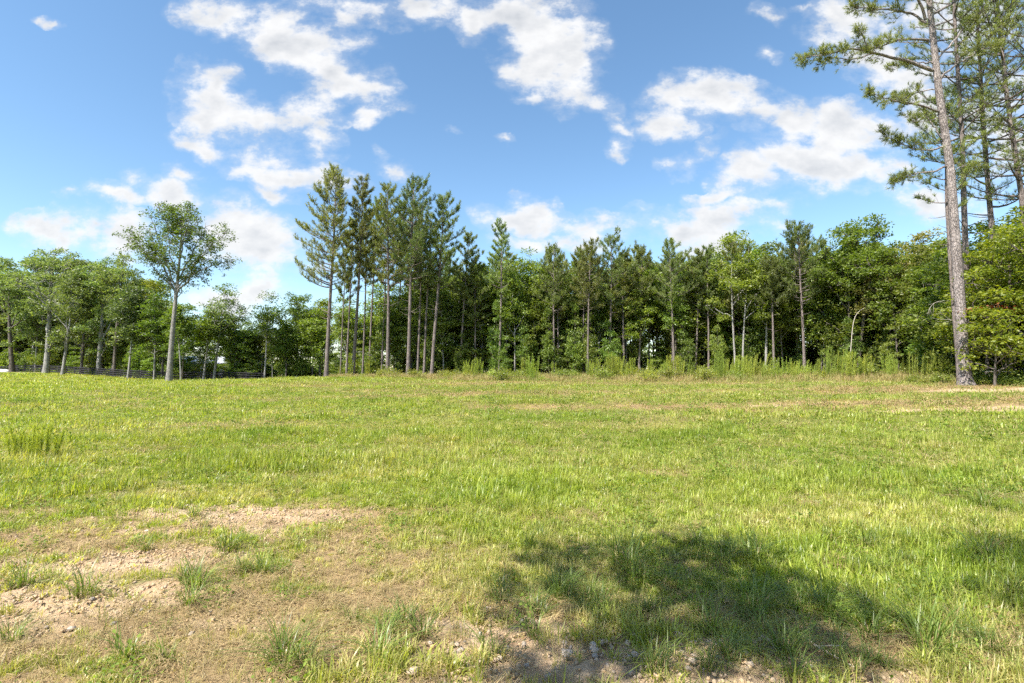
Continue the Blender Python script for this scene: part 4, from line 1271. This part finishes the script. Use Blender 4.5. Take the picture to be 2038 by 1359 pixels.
for wx in (-2.8, 2.8):
    mb = MB(); mb.box((wx, -2.52, 1.4), (1.1, .06, .9)); obj('window', mb.mesh('window'), M['dark_glass'], bd)
mb = MB(); mb.box((0, -2.52, 1.05), (1.0, .06, 2.1)); obj('door', mb.mesh('door'), M['pale_roof'], bd)
tag(bd, 'low pale outbuilding glimpsed far off between the trunks', 'outbuilding')

# ------------------------------------------------------------------ weeds along the woods: dog fennel, shrubs, tall dry grass
def fennel(seed, n, h, spread, lean=0.0, m=46, wk=1.0):
    rg = np.random.default_rng(seed)
    st, fo = MB(), MB()
    for k in range(n):
        a = rg.uniform(0, 6.28); r_ = spread * math.sqrt(rg.uniform())
        b0 = np.array([r_ * math.cos(a), r_ * math.sin(a), -.04]); hh = h * rg.uniform(.62, 1.05)
        tip = b0 + np.array([b0[0] * .35 + lean * hh, b0[1] * .35, hh]) + np.append(rg.normal(0, .04, 2), 0)
        t = np.linspace(0, 1, 6)[:, None]
        P = b0 + (tip - b0) * t; P[:, 0] += lean * .6 * hh * (t[:, 0] ** 3)
        st.tube(P, .012 * (1 - .8 * t[:, 0]), 4)
        u = rg.uniform(.22, 1.0, m)
        B = np.stack([np.interp(u, t[:, 0], P[:, c]) for c in range(3)], 1)
        needles(fo, B, np.tile([[.0, 0, 1.]], (m, 1)), rg, .15 * (.6 + .4 * h / 1.75), .012 * wk * (.4 + .6 * h / 1.75), 4, (12, 55), .04)
    return st.mesh('stem', True), fo.mesh('foliage')


def shrub(seed, n, R, h, leaf=.10, lpc=30):
    rg = np.random.default_rng(seed)
    st, fo = MB(), MB()
    for k in range(n):
        a = rg.uniform(0, 6.28); r_ = R * math.sqrt(rg.uniform())
        hh = h * (1 - .45 * (r_ / R) ** 2) * rg.uniform(.6, 1.05)
        e = np.array([r_ * math.cos(a), r_ * math.sin(a), hh])
        P = np.array([[e[0] * .15, e[1] * .15, -.04], [e[0] * .5, e[1] * .5, hh * .55], e])
        st.tube(P, [.012, .009, .004], 4)
        u = rg.uniform(.35, 1.0, lpc)
        B = np.stack([np.interp(u, [0, .5, 1], P[:, c]) for c in range(3)], 1) + rg.normal(0, .10, (lpc, 3))
        B[:, 2] = np.maximum(B[:, 2], .03)
        leaves(fo, B, leaf, rg, up=.8, droop=.0, outdir=unit(B - [0, 0, h * .3]) * .6)
    return st.mesh('stem', True), fo.mesh('foliage')


def put_plant(name, me2, loc, label, cat, group, rz, sc, lm):
    for m_, mt in zip(me2, (M['fennel'] if name == 'dog_fennel' else M['dark_bark'], lm)):
        if not m_.materials: m_.materials.append(mt)
    r = root(name, loc, rz, sc)
    obj('stem', me2[0], None, r); obj('foliage', me2[1], None, r)
    return tag(r, label, cat, group)


fen = [fennel(700 + k, [12, 9, 7, 14][k], 1.75, [.30, .26, .22, .5][k], [0, .03, 0, .10][k]) for k in range(4)]
fenbig = fennel(710, 22, 1.9, .38)
shr = [shrub(720 + k, [26, 34, 22, 30][k], [.7, 1.0, .6, .9][k], [.75, .9, 1.0, .65][k]) for k in range(4)]


def weed_pos(px, f, n=None):
    y = weed_at(px) + f
    x = (px - 1019) / FPX * y
    return (x, y, gz(x, y))


put_plant('dog_fennel', fenbig, weed_pos(1060, 1.2), 'broad upright dog fennel clump with many close stems near the clear front pine', 'dog fennel', 'dog fennel clumps along the woods', 0, (1, 1, 1), M['fennel'])
put_plant('dog_fennel', fenbig, weed_pos(1216, 3.2), 'brownish-topped dog fennel standing tallest of its neighbours over a leafy shrub', 'dog fennel', 'dog fennel clumps along the woods', 1.3, (.8, .8, 1.05), M['fennel'])
put_plant('dog_fennel', fenbig, weed_pos(1430, 1.5), 'narrow tall dog fennel with bare lower stems', 'dog fennel', 'dog fennel clumps along the woods', 2.2, (.6, .6, 1.05), M['fennel'])
put_plant('dog_fennel', fen[3], weed_pos(1662, 2.6), 'nodding bright dog fennel below the big four-stemmed tree', 'dog fennel', 'dog fennel clumps along the woods', .1, (1.2, 1.2, 1.25), M['fennel'])
put_plant('dog_fennel', fen[3], weed_pos(1705, 2.3), 'widely leaning bright dog fennel beside the nodding one', 'dog fennel', 'dog fennel clumps along the woods', .0, (1.3, 1.2, 1.05), M['fennel'])
rg = np.random.default_rng(31)
for i in range(96):
    p = rg.uniform(660, 1890) if i < 34 else rg.uniform(980, 1500) if i < 62 else rg.uniform(1440, 1890)
    q = weed_pos(p, rg.uniform(1.8, 8.0)); sz = rg.uniform(.5, 1.12)
    put_plant('dog_fennel', fen[i % 4], q, f'{"tall" if sz > .72 else "short"} {["close-stemmed", "slightly bent", "sparse", "nodding"][i % 4]} dog fennel in the weeds before the {near_mark(q[0], q[1])}', 'dog fennel', 'dog fennel in the weed strip',
              rg.uniform(-.5, .5), (sz, sz, sz), M['fennel'])
for (p, f, k, s, lab) in [(1000, .5, 1, 1.05, 'wide leafy shrub at the front of the weeds near the clear front pine'), (1080, .2, 3, .6, 'low dark-leaved shrub right in front of the broad dog fennel'),
                          (1200, 2.0, 2, 1.25, 'tall yellow-green shrub under the brownish dog fennel'), (1290, .8, 1, .9, 'round leafy shrub amid the tan grass'), (1400, 1.0, 0, 1.2, 'leafy shrub beside the narrow tall dog fennel'),
                          (985, 3.0, 2, 1.1, 'upright yellowish shrub behind the wide leafy shrub')]:
    put_plant('leafy_shrub', shr[k], weed_pos(p, f), lab, 'shrub', 'leafy shrubs along the woods', k * 1.1, s, M['shrub_leaf'])
for i in range(95):
    q = weed_pos(rg.uniform(690, 1900), rg.uniform(2.2, 9.0)); sz = rg.uniform(.5, 1.15)
    put_plant('leafy_shrub', shr[i % 4], q, f'{"small" if sz < .68 else "bigger"} {["loose", "wide", "upright", "low"][i % 4]} leafy shrub in the weeds before the {near_mark(q[0], q[1])}', 'shrub', 'leafy shrubs in the weed strip',
              rg.uniform(0, 6.28), sz, M['shrub_leaf'])
for i in range(16):
    p = rg.uniform(1800, 2035); y = rg.uniform(22.6, 26.5) if p > 1935 else rg.uniform(25.0, 28)
    x = (p - 1019) / FPX * y
    put_plant('leafy_shrub', shr[i % 4], (x, y, gz(x, y)), 'low green shrub on the leaf litter round the leaning pine', 'shrub', 'shrubs round the leaning pine', rg.uniform(0, 6.28), rg.uniform(.3, .65), M['shrub_leaf'])
q = (-8.55, 9.1)
put_plant('dog_fennel', fennel(715, 16, .60, .34, 0.0, 80, .8), (q[0], q[1], gz(*q)), 'young feathery dog fennel growing alone in the open grass', 'dog fennel', None, 0, (1, 1, 1), M['fennel'])

# bare branches at the woods edge
def bare_branch(name, pts, Y, r, label, twigs=5, seed=0):
    rg_ = np.random.default_rng(seed)
    Q = np.array([list(pt(px, py, Y + dy)) for (px, py, dy) in pts])
    b0 = Q[0].copy(); Q = Q - b0
    s = np.linspace(0, 1, len(Q)); u = np.linspace(0, 1, 12)
    B = np.stack([np.interp(u, s, Q[:, a]) for a in range(3)], 1)
    B[1:-1] = (B[:-2] + 2 * B[1:-1] + B[2:]) / 4
    mb = MB(); mb.tube(B, r * (1 - .75 * u), 6)
    tw = MB()
    for k in range(twigs):
        w = rg_.uniform(.45, 1); p0 = np.array([np.interp(w, u, B[:, a]) for a in range(3)])
        e = p0 + rg_.normal(0, .22, 3) + (B[-1] - B[-3]) * .6
        tw.tube(np.array([p0, (p0 + e) / 2 + rg_.normal(0, .04, 3), e]), [r * .35, r * .25, r * .1], 4)
    ro = root(name, b0)
    obj('stem', mb.mesh('stem', True), M['dead_wood'], ro); obj('twig', tw.mesh('twig', True), M['dead_wood'], ro)
    tag(ro, label, 'branch')


bare_branch('bare_branch', [(1692, 715, 0), (1697, 640, 0), (1708, 618, 0), (1730, 609, -.3), (1756, 609, -.6)], 41.5, .03, 'long bare pale branch arching out beside the four-stemmed tree', 3, 1)
bare_branch('bare_branch', [(1905, 600, .6), (1885, 598, .3), (1862, 600, 0), (1850, 612, -.2), (1846, 628, -.3)], 26, .012, 'dead drooping grey branch hanging off the thin dark pine stem', 9, 2)
bare_branch('bare_branch', [(1930, 655, -.4), (1905, 642, -.6), (1885, 632, -.7), (1868, 620, -.8)], 24, .014, 'thin bare twig crossing the trunk of the leaning pine', 3, 3)
bare_branch('bare_branch', [(1960, 740, 0), (1985, 739, 0), (2010, 740, 0), (2022, 741, 0)], 23.2, .03, 'fallen pale stick lying low among the maple stems', 2, 4)

# ------------------------------------------------------------------ grass
def blade_strip(mb, b0, d, h, w, bend, rg, var, segs=3):
    n = len(b0)
    t = np.linspace(0, 1, segs + 1)
    side = np.stack([-d[:, 1], d[:, 0], np.zeros(n)], 1)
    V = []
    for k, tk in enumerate(t):
        c = b0 + d * (bend * h * tk ** 2)[:, None] + np.array([0, 0, 1]) * (h * (tk - .38 * bend * tk ** 2.2))[:, None]
        wk = w * (1 - tk ** 1.6) * (.65 + .35 * min(1, tk * 3))
        if k < segs:
            V += [c - side * wk[:, None] / 2, c + side * wk[:, None] / 2]
        else:
            V += [c]
    V = np.stack(V, 1)
    m = V.shape[1]
    i = np.arange(n)[:, None] * m
    Q = np.concatenate([i + np.array([[2 * k, 2 * k + 1, 2 * k + 3, 2 * k + 2]]) for k in range(segs - 1)]) if segs > 1 else None
    T = i + np.array([[m - 3, m - 2, m - 1]])
    mb.add(V.reshape(-1, 3), Q, T, np.repeat(var, m))


def tuft(seed, n, h, spread, w, bend=(.2, .9), segs=3, fall=.3):
    rg_ = np.random.default_rng(seed)
    a = rg_.uniform(0, 6.28, n); r_ = spread * np.sqrt(rg_.uniform(0, 1, n))
    b0 = np.stack([r_ * np.cos(a), r_ * np.sin(a), np.full(n, -.01)], 1)
    a2 = a + rg_.normal(0, .9, n)
    d = np.stack([np.cos(a2), np.sin(a2), np.zeros(n)], 1)
    mb = MB()
    blade_strip(mb, b0, d, h * rg_.uniform(.45, 1.1, n), w * rg_.uniform(.6, 1.2, n), rg_.uniform(bend[0], bend[1], n), rg_, rg_.uniform(0, 1, n), segs)
    return mb.mesh('tuft')


def litter_tuft(seed, n, spread, L_, w):
    """dead straws lying flat"""
    rg_ = np.random.default_rng(seed)
    P = np.stack([rg_.normal(0, spread, n), rg_.normal(0, spread, n), rg_.uniform(.004, .03, n)], 1)
    a = rg_.uniform(0, 6.28, n)
    d = np.stack([np.cos(a), np.sin(a), rg_.uniform(-.12, .35, n)], 1)
    s_ = np.stack([-np.sin(a), np.cos(a), np.zeros(n)], 1) * w / 2
    l = L_ * rg_.uniform(.5, 1.3, n)[:, None]
    V = np.stack([P - s_, P + s_, P + d * l + s_ * .4, P + d * l - s_ * .4], 1).reshape(-1, 3)
    mb = MB(); i = np.arange(n)[:, None] * 4
    mb.add(V, i + np.array([[0, 1, 2, 3]]), None, np.repeat(rg_.uniform(0, 1, n), 4))
    return mb.mesh('straw')


def gn_scatter(name, proto_mesh, mat, P, scl, tint, label, seed=0):
    """one object of loose cover: points that carry a copy of the tuft each"""
    if not proto_mesh.materials: proto_mesh.materials.append(mat)
    po = bpy.data.objects.new(name + '_blade_source', proto_mesh)
    rg_ = np.random.default_rng(seed)
    me = bpy.data.meshes.new(name)
    n = len(P)
    me.vertices.add(n); me.vertices.foreach_set('co', np.asarray(P, np.float32).ravel())
    a = me.attributes.new('rot', 'FLOAT_VECTOR', 'POINT')
    rot = np.stack([rg_.normal(0, .10, n), rg_.normal(0, .10, n), rg_.uniform(0, 6.28, n)], 1)
    a.data.foreach_set('vector', rot.astype(np.float32).ravel())
    a = me.attributes.new('scl', 'FLOAT_VECTOR', 'POINT')
    s3 = np.stack([scl, scl, scl * rg_.uniform(.75, 1.25, n)], 1)
    a.data.foreach_set('vector', s3.astype(np.float32).ravel())
    a = me.attributes.new('tint', 'FLOAT', 'POINT'); a.data.foreach_set('value', np.asarray(tint, np.float32))
    o = bpy.data.objects.new(name, me); COL.objects.link(o)
    ng = bpy.data.node_groups.new(name + '_cover', 'GeometryNodeTree')
    ng.interface.new_socket('Geometry', in_out='INPUT', socket_type='NodeSocketGeometry')
    ng.interface.new_socket('Geometry', in_out='OUTPUT', socket_type='NodeSocketGeometry')
    gi = ng.nodes.new('NodeGroupInput'); go = ng.nodes.new('NodeGroupOutput')
    ip = ng.nodes.new('GeometryNodeInstanceOnPoints')
    oi = ng.nodes.new('GeometryNodeObjectInfo'); oi.inputs['Object'].default_value = po; oi.inputs['As Instance'].default_value = True
    na = ng.nodes.new('GeometryNodeInputNamedAttribute'); na.data_type = 'FLOAT_VECTOR'; na.inputs[0].default_value = 'rot'
    nb_ = ng.nodes.new('GeometryNodeInputNamedAttribute'); nb_.data_type = 'FLOAT_VECTOR'; nb_.inputs[0].default_value = 'scl'
    e2r = ng.nodes.new('FunctionNodeEulerToRotation')
    ng.links.new(gi.outputs[0], ip.inputs['Points']); ng.links.new(oi.outputs['Geometry'], ip.inputs['Instance'])
    ng.links.new(na.outputs[0], e2r.inputs[0]); ng.links.new(e2r.outputs[0], ip.inputs['Rotation']); ng.links.new(nb_.outputs[0], ip.inputs['Scale'])
    ng.links.new(ip.outputs[0], go.inputs[0])
    md = o.modifiers.new('cover', 'NODES'); md.node_group = ng
    tag(o, label, None, None, 'stuff')
    return o


def wedge(rg_, r0, r1, dens, a0=-58, a1=58):
    A = math.radians(a1 - a0) * (r1 * r1 - r0 * r0) / 2
    n = int(A * dens)
    r = np.sqrt(rg_.uniform(r0 * r0, r1 * r1, n)); a = np.radians(rg_.uniform(a0, a1, n))
    return r * np.sin(a), r * np.cos(a)


rg = np.random.default_rng(88)
BANDS = [  # r0, r1, density, tuft height, blades, spread, blade width, segments
    (1.5, 4.5, 760, .11, 12, .050, .0066, 3),
    (4.5, 8, 460, .118, 13, .065, .0095, 3),
    (8, 15, 165, .135, 14, .11, .015, 2),
    (15, 28, 38, .15, 14, .20, .024, 2),
    (28, 52, 14, .17, 16, .36, .034, 2),
    (52, 100, 4.2, .22, 18, .62, .06, 2)]
for bi, (r0, r1, dn, h, nbl, sp, wd, sg) in enumerate(BANDS):
    for vi in range(3):
        x, y = wedge(rg, r0, r1, dn / 3.0)
        b = bare_f(x, y); d = dry_f(x, y); l = litter_f(x, y)
        px = px_of(x, y)
        patch = fbm(x * .5, y * .9, 61, 5)
        keep = rg.uniform(0, 1, len(x)) < (1 - .74 * b) * (1 - .80 * np.clip(d, 0, 1) * (r0 < 9) - .55 * d * (r0 >= 9)) * (1 - .97 * l) * (.55 + .9 * patch)
        keep &= (y < weed_at(px) + 1.5) | (px < 640)
        x, y, d, patch = x[keep], y[keep], d[keep], patch[keep]
        z = ground_z(x, y)
        tall = sstep(.45, .75, fbm(x * .5, y * .8, 71, 3))
        scl = rg.uniform(.45, 1.3, len(x)) * (.75 + .55 * tall) * (1 - .50 * d) * (1 + .50 * sstep(1.6, 3.2, x) * sstep(6.5, 4, y))
        lush = fbm(x * .33 + 7, y * .75, 66, 5)
        tint = np.clip(rg.normal(.07, .26, len(x)) + .55 * d + .40 * sstep(.55, .3, patch) - .38 * sstep(.50, .72, lush), -1, 1)
        gn_scatter('short_grass', tuft(800 + bi * 3 + vi, nbl, h * (1, .8, 1.25)[vi], sp, wd * ((1.1, 2.1, .9)[vi] if r0 < 8 else (1, 1.5, .8)[vi]), ((.2, .8), (.5, 1.2), (.05, .5))[vi], sg),
                   M['grass'], np.stack([x, y, z], 1), scl, tint, 'short sunlit field grass covering the open ground', 900 + bi * 3 + vi)
# dead straw and dry tufts on the worn ground
for bi, (r0, r1, dn, sp, Ls, wd) in enumerate([(1.5, 4.5, 260, .055, .075, .0032), (4.5, 9, 100, .075, .085, .0046), (9, 20, 40, .16, .12, .010), (20, 38, 12, .3, .2, .02)]):
    x, y = wedge(rg, r0, r1, dn)
    d = dry_f(x, y); b = bare_f(x, y); l = litter_f(x, y)
    keep = rg.uniform(0, 1, len(x)) < np.clip(.12 + 1.1 * d, 0, 1) * (1 - .72 * b) * (1 - l)
    x, y, d = x[keep], y[keep], d[keep]
    z = ground_z(x, y)
    gn_scatter('dead_straw', litter_tuft(840 + bi, 16, sp, Ls, wd), M['thatch'], np.stack([x, y, z], 1), rg.uniform(.6, 1.3, len(x)), np.clip(rg.normal(.05, .12, len(x)), 0, 1),
               'dead straw lying flat over the worn ground', 940 + bi)
    x, y = wedge(rg, r0, r1, dn * .6)
    d = dry_f(x, y); b = bare_f(x, y); l = litter_f(x, y)
    keep = rg.uniform(0, 1, len(x)) < np.clip(.05 + .9 * d, 0, 1) * (1 - .7 * b) * (1 - l)
    x, y, d = x[keep], y[keep], d[keep]
    z = ground_z(x, y)
    gn_scatter('dry_tuft', tuft(850 + bi, 14, Ls * 1.15, sp * .8, wd * .9, (.2, 1.0), 2), M['thatch'], np.stack([x, y, z], 1), rg.uniform(.5, 1.2, len(x)), np.clip(rg.normal(.35, .3, len(x)), 0, 1),
               'small half-dry grass tufts on the worn ground', 950 + bi)
# tall tan grass in the weed strip
n = 9500
p = rg.uniform(650, 1925, n); f = rg.uniform(-.6, 10, n)
y = weed_at(p) + f + rg.normal(0, .4, n); x = (p - 1019) / FPX * y
dens = fbm(x * .35, y * .6, 91, 3)
keep = (rg.uniform(0, 1, n) < (.25 + 1.1 * dens)) & (y < edge_at(p) + 2)
x, y, f, dens = x[keep], y[keep], f[keep], dens[keep]
gn_scatter('tall_dry_grass', tuft(870, 22, .62, .14, .016, (.1, .6), 2), M['drygrass'], np.stack([x, y, ground_z(x, y)], 1), rg.uniform(.45, 1.1, len(x)) * sstep(-1.5, 1.5, f + .3),
           np.clip(rg.normal(.18, .3, len(x)) + .4 * (dens < .42), 0, 1), 'tan and greenish tall grass filling the weed strip before the woods', 970)
# leaf litter and small green ground plants under the trees
n = 9000
p = rg.uniform(-100, 2250, n); y = edge_at(p) + rg.uniform(-1, 16, n); x = (p - 1019) / FPX * y
keep = (p < 330) | (p > 640)
x, y = x[keep], y[keep]
gn_scatter('forest_floor_plant', shrub(880, 8, .22, .32, .09, 9)[1], M['wood_leaf'], np.stack([x, y, ground_z(x, y)], 1), rg.uniform(.5, 1.5, len(x)), np.zeros(len(x)), 'small green plants on the woodland floor', 980)

# low broad-leaved weeds and thin seed stalks mixed into the grass
for bi, (r0, r1, dn, sc_) in enumerate([(1.6, 6, 9, .55), (6, 14, 4, .8), (14, 30, 1.6, 1.3)]):
    x, y = wedge(rg, r0, r1, dn)
    k_ = (rg.uniform(0, 1, len(x)) < .25 + .9 * fbm(x * .6, y * .9, 101, 3)) & (bare_f(x, y) < .5) & (litter_f(x, y) < .3)
    x, y = x[k_], y[k_]
    gn_scatter('field_weed', shrub(885 + bi, 7, .16, .13, .045, 9)[1], M['weed'], np.stack([x, y, ground_z(x, y)], 1), rg.uniform(.5, 1.3, len(x)) * sc_, np.zeros(len(x)), 'low broad-leaved weeds mixed into the field grass', 1010 + bi)
    x, y = wedge(rg, r0, r1, dn * 2.2)
    k_ = (rg.uniform(0, 1, len(x)) < .3 + .8 * fbm(x * .5, y * .8, 103, 3)) & (bare_f(x, y) < .5) & (litter_f(x, y) < .3)
    x, y = x[k_], y[k_]
    gn_scatter('seed_stalk', tuft(895 + bi, 4, .27, .03, .0042 * (1 + bi * .9), (.05, .6), 3), M['drygrass'], np.stack([x, y, ground_z(x, y)], 1), rg.uniform(.5, 1.15, len(x)), np.clip(rg.normal(.6, .35, len(x)), 0, 1), 'thin seed stalks standing over the field grass', 1020 + bi)

# coarse grass clumps that stand above the rest
clumps = [tuft(900 + k, [46, 60, 38][k], [.30, .36, .26][k], [.06, .08, .06][k], .0085, (.35, 1.75), 4) for k in range(3)]
dryb = [tuft(910 + k, 26, .15, .06, .006, (.3, 1.4), 3) for k in range(2)]
for m_ in clumps: m_.materials.append(M['clump'])
for m_ in dryb: m_.materials.append(M['thatch'])


def clump_at(px, py, k, s, label, group='coarse grass clumps in the field'):
    d = ray(px, py)
    t = CAM_H / -d.z
    for _ in range(4):
        P_ = d * t
        t = (CAM_H - gz(P_.x, P_.y)) / -d.z
    P_ = d * t
    s = s * 1.22
    r = root('grass_clump', (P_.x, P_.y, gz(P_.x, P_.y)), px * .37, s)
    obj('blade_tuft', clumps[k], None, r); obj('dead_base', dryb[k % 2], None, r)
    tag(r, label, 'grass clump', group)


for (px, py, k, s, lab) in [
    (455, 1095, 1, .80, 'spiky grass clump on the bare sunlit ruts'), (390, 1165, 0, .85, 'grass clump beside a bright green mat on the dry ground'),
    (1245, 1125, 1, 1.05, 'large arching grass clump where the tree shadow begins'), (1385, 1085, 0, .9, 'dark grass clump inside the top of the tree shadow'),
    (1500, 1110, 0, 1.0, 'tall shaded grass clump at the sunny rim of the shadow'), (1075, 1225, 0, .60, 'small grass clump at the sunny side of the shadow'),
    (980, 1300, 2, .75, 'ragged grass clump on the shaded stony earth'), (1500, 1215, 1, .85, 'wide grass clump in the middle of the tree shadow'),
    (1410, 1255, 2, .85, 'sprawling low grass clump above the scattered stones'), (1640, 1215, 1, .80, 'straw-based grass clump half in sun'),
    (1850, 1290, 1, 1.0, 'large sunlit grass clump with long loose blades'), (1960, 1010, 1, .95, 'tall grass clump standing out in the bright grass'), (1960, 1110, 0, 1.0, 'grass clump in the small shadow patch'),
    (290, 1095, 2, .55, 'low grass clump behind the ruts'), (230, 1000, 2, .6, 'dark green grass clump at the rim of the bright grass'), (1730, 1270, 2, .85, 'grass clump rooted beside the fallen stick'),
    (1170, 1190, 2, .7, 'dark clump in the near side of the shadow'), (560, 1285, 0, .62, 'lone grass clump on the straw-covered ground'), (700, 1240, 2, .5, 'tiny grass clump among dry straw'), (1560, 1300, 0, .7, 'shaded clump near the scattered stones')]:
    clump_at(px, py, k, s, lab)
rg = np.random.default_rng(61)
for i in range(120):
    px = rg.uniform(20, 2020) if i < 60 else rg.uniform(1050, 2030); py = 880 + 470 * rg.uniform() ** .8 if i < 60 else rg.uniform(1060, 1350)
    spot = ('on the dry worn ground' if px < 1000 else 'in the shaded foreground' if px < 1700 else 'in the tall near grass') if py > 1030 else ('in the bright open grass before the grove' if px < 700 else 'in the open grass before the pine row' if px < 1300 else 'in the open grass before the leaning pine')
    clump_at(px, py, i % 3, rg.uniform(.35, .75), f'{["spiky", "wide", "low"][i % 3]} small coarse grass clump {spot}', 'small clumps scattered in the field')

# stones and crumbs of earth
stone_me = []
for k in range(6):
    V, T = lump(950 + k, 7, 5, .35)
    me = mk_mesh('stone', V * [1, [.7, .85, .6][k % 3], .55], None, T); me.materials.append(M['stone']); stone_me.append(me)
rg = np.random.default_rng(64)
SB = [(1000, 1285, 240, 55, 34), (1420, 1300, 240, 45, 46), (150, 1230, 160, 60, 12), (900, 1210, 150, 50, 12), (420, 1030, 140, 25, 8), (1250, 1310, 200, 40, 12)]
STONE_AT = ['at the sunny rim of the tree shadow', 'on the shaded earth by the fallen stick', 'on the sunlit ruts', 'on the worn ground before the shadow', 'on the farther bare streak', 'on the bare earth under the shadow']
for (cx, cy, sx, sy, n), where in zip(SB, STONE_AT):
    for i in range(n):
        px = rg.normal(cx, sx * .6); py = min(1352, rg.normal(cy, sy * .6))
        d = ray(px, py); P_ = d * (CAM_H / -d.z)
        s = rg.uniform(.010, .026) * (1.5 if rg.uniform() < .12 else 1)
        o = obj('stone', stone_me[rg.integers(6)]); o.location = (P_.x, P_.y, gz(P_.x, P_.y) + s * .3)
        o.rotation_euler = (0, 0, rg.uniform(0, 6.28)); o.scale = (s, s, s)
        tag(o, f'{"bigger" if s > .024 else "small"} pale stone lying {where}', 'stone', 'small stones on the bare earth')
V, T = lump(960, 6, 4, .4)
x, y = wedge(rg, 1.6, 7.5, 620)
b = bare_f(x, y); d = dry_f(x, y)
keep = rg.uniform(0, 1, len(x)) < np.clip(.9 * b + .12 * d, 0, 1)
x, y = x[keep], y[keep]
gn_scatter('earth_crumb', mk_mesh('earth_crumb', V * [.010, .008, .006], None, T, {'var': np.full(len(V), .5)}), M['clod'], np.stack([x, y, ground_z(x, y) + .002], 1), rg.uniform(.3, 1.5, len(x)) ** 1.5, np.zeros(len(x)),
           'crumbs of dry earth and grit on the bare patches', 990)
# fallen stick in the shade
A_ = [(1590, 1262), (1625, 1290), (1660, 1310), (1700, 1330)]
Q = []
for (px, py) in A_:
    d = ray(px, py); P_ = d * (CAM_H / -d.z); Q.append([P_.x, P_.y, gz(P_.x, P_.y) + .018])
Q = np.array(Q); b0 = Q[0].copy()
mb = MB(); mb.tube(Q - b0, [.007, .0065, .005, .003], 6)
mb.tube(np.array([Q[1] - b0, Q[1] - b0 + [.08, -.03, .02], Q[1] - b0 + [.16, -.02, .01]]), [.004, .0035, .002], 5)
o = obj('fallen_stick', mb.mesh('fallen_stick', True), M['dead_wood']); o.location = b0
tag(o, 'thin grey fallen stick lying in the shade among stones', 'stick')

# ------------------------------------------------------------------ tree beside the viewer whose crown shades the foreground
shade = broadleaf(990, 10.0, .78, 1.42, .12, n_limb=13, n_clump=42, lpc=40, leaf=.15, clump_r=.40, mat_leaf='oak_leaf', mat_bark='oak_bark', sides=10)
for (sx, sy, zc, sc, lab) in [(1.35, 3.90, 8.8, 1.0, 'slender tree beside the viewer casting its crown shadow on the foreground grass'),
                              (4.95, 4.30, 14.1, 1.6, 'tall tree behind the viewer shading a patch of grass at the field side')]:
    off = zc / math.tan(SUN_EL)
    bx, by = sx + SUN_H.x * off, sy + SUN_H.y * off
    put_tree('shade_tree', shade, (bx, by, gz(bx, by)), lab, 'tree', None, 0.0, (.7 if sc > 1 else 1, .7 if sc > 1 else 1, sc))
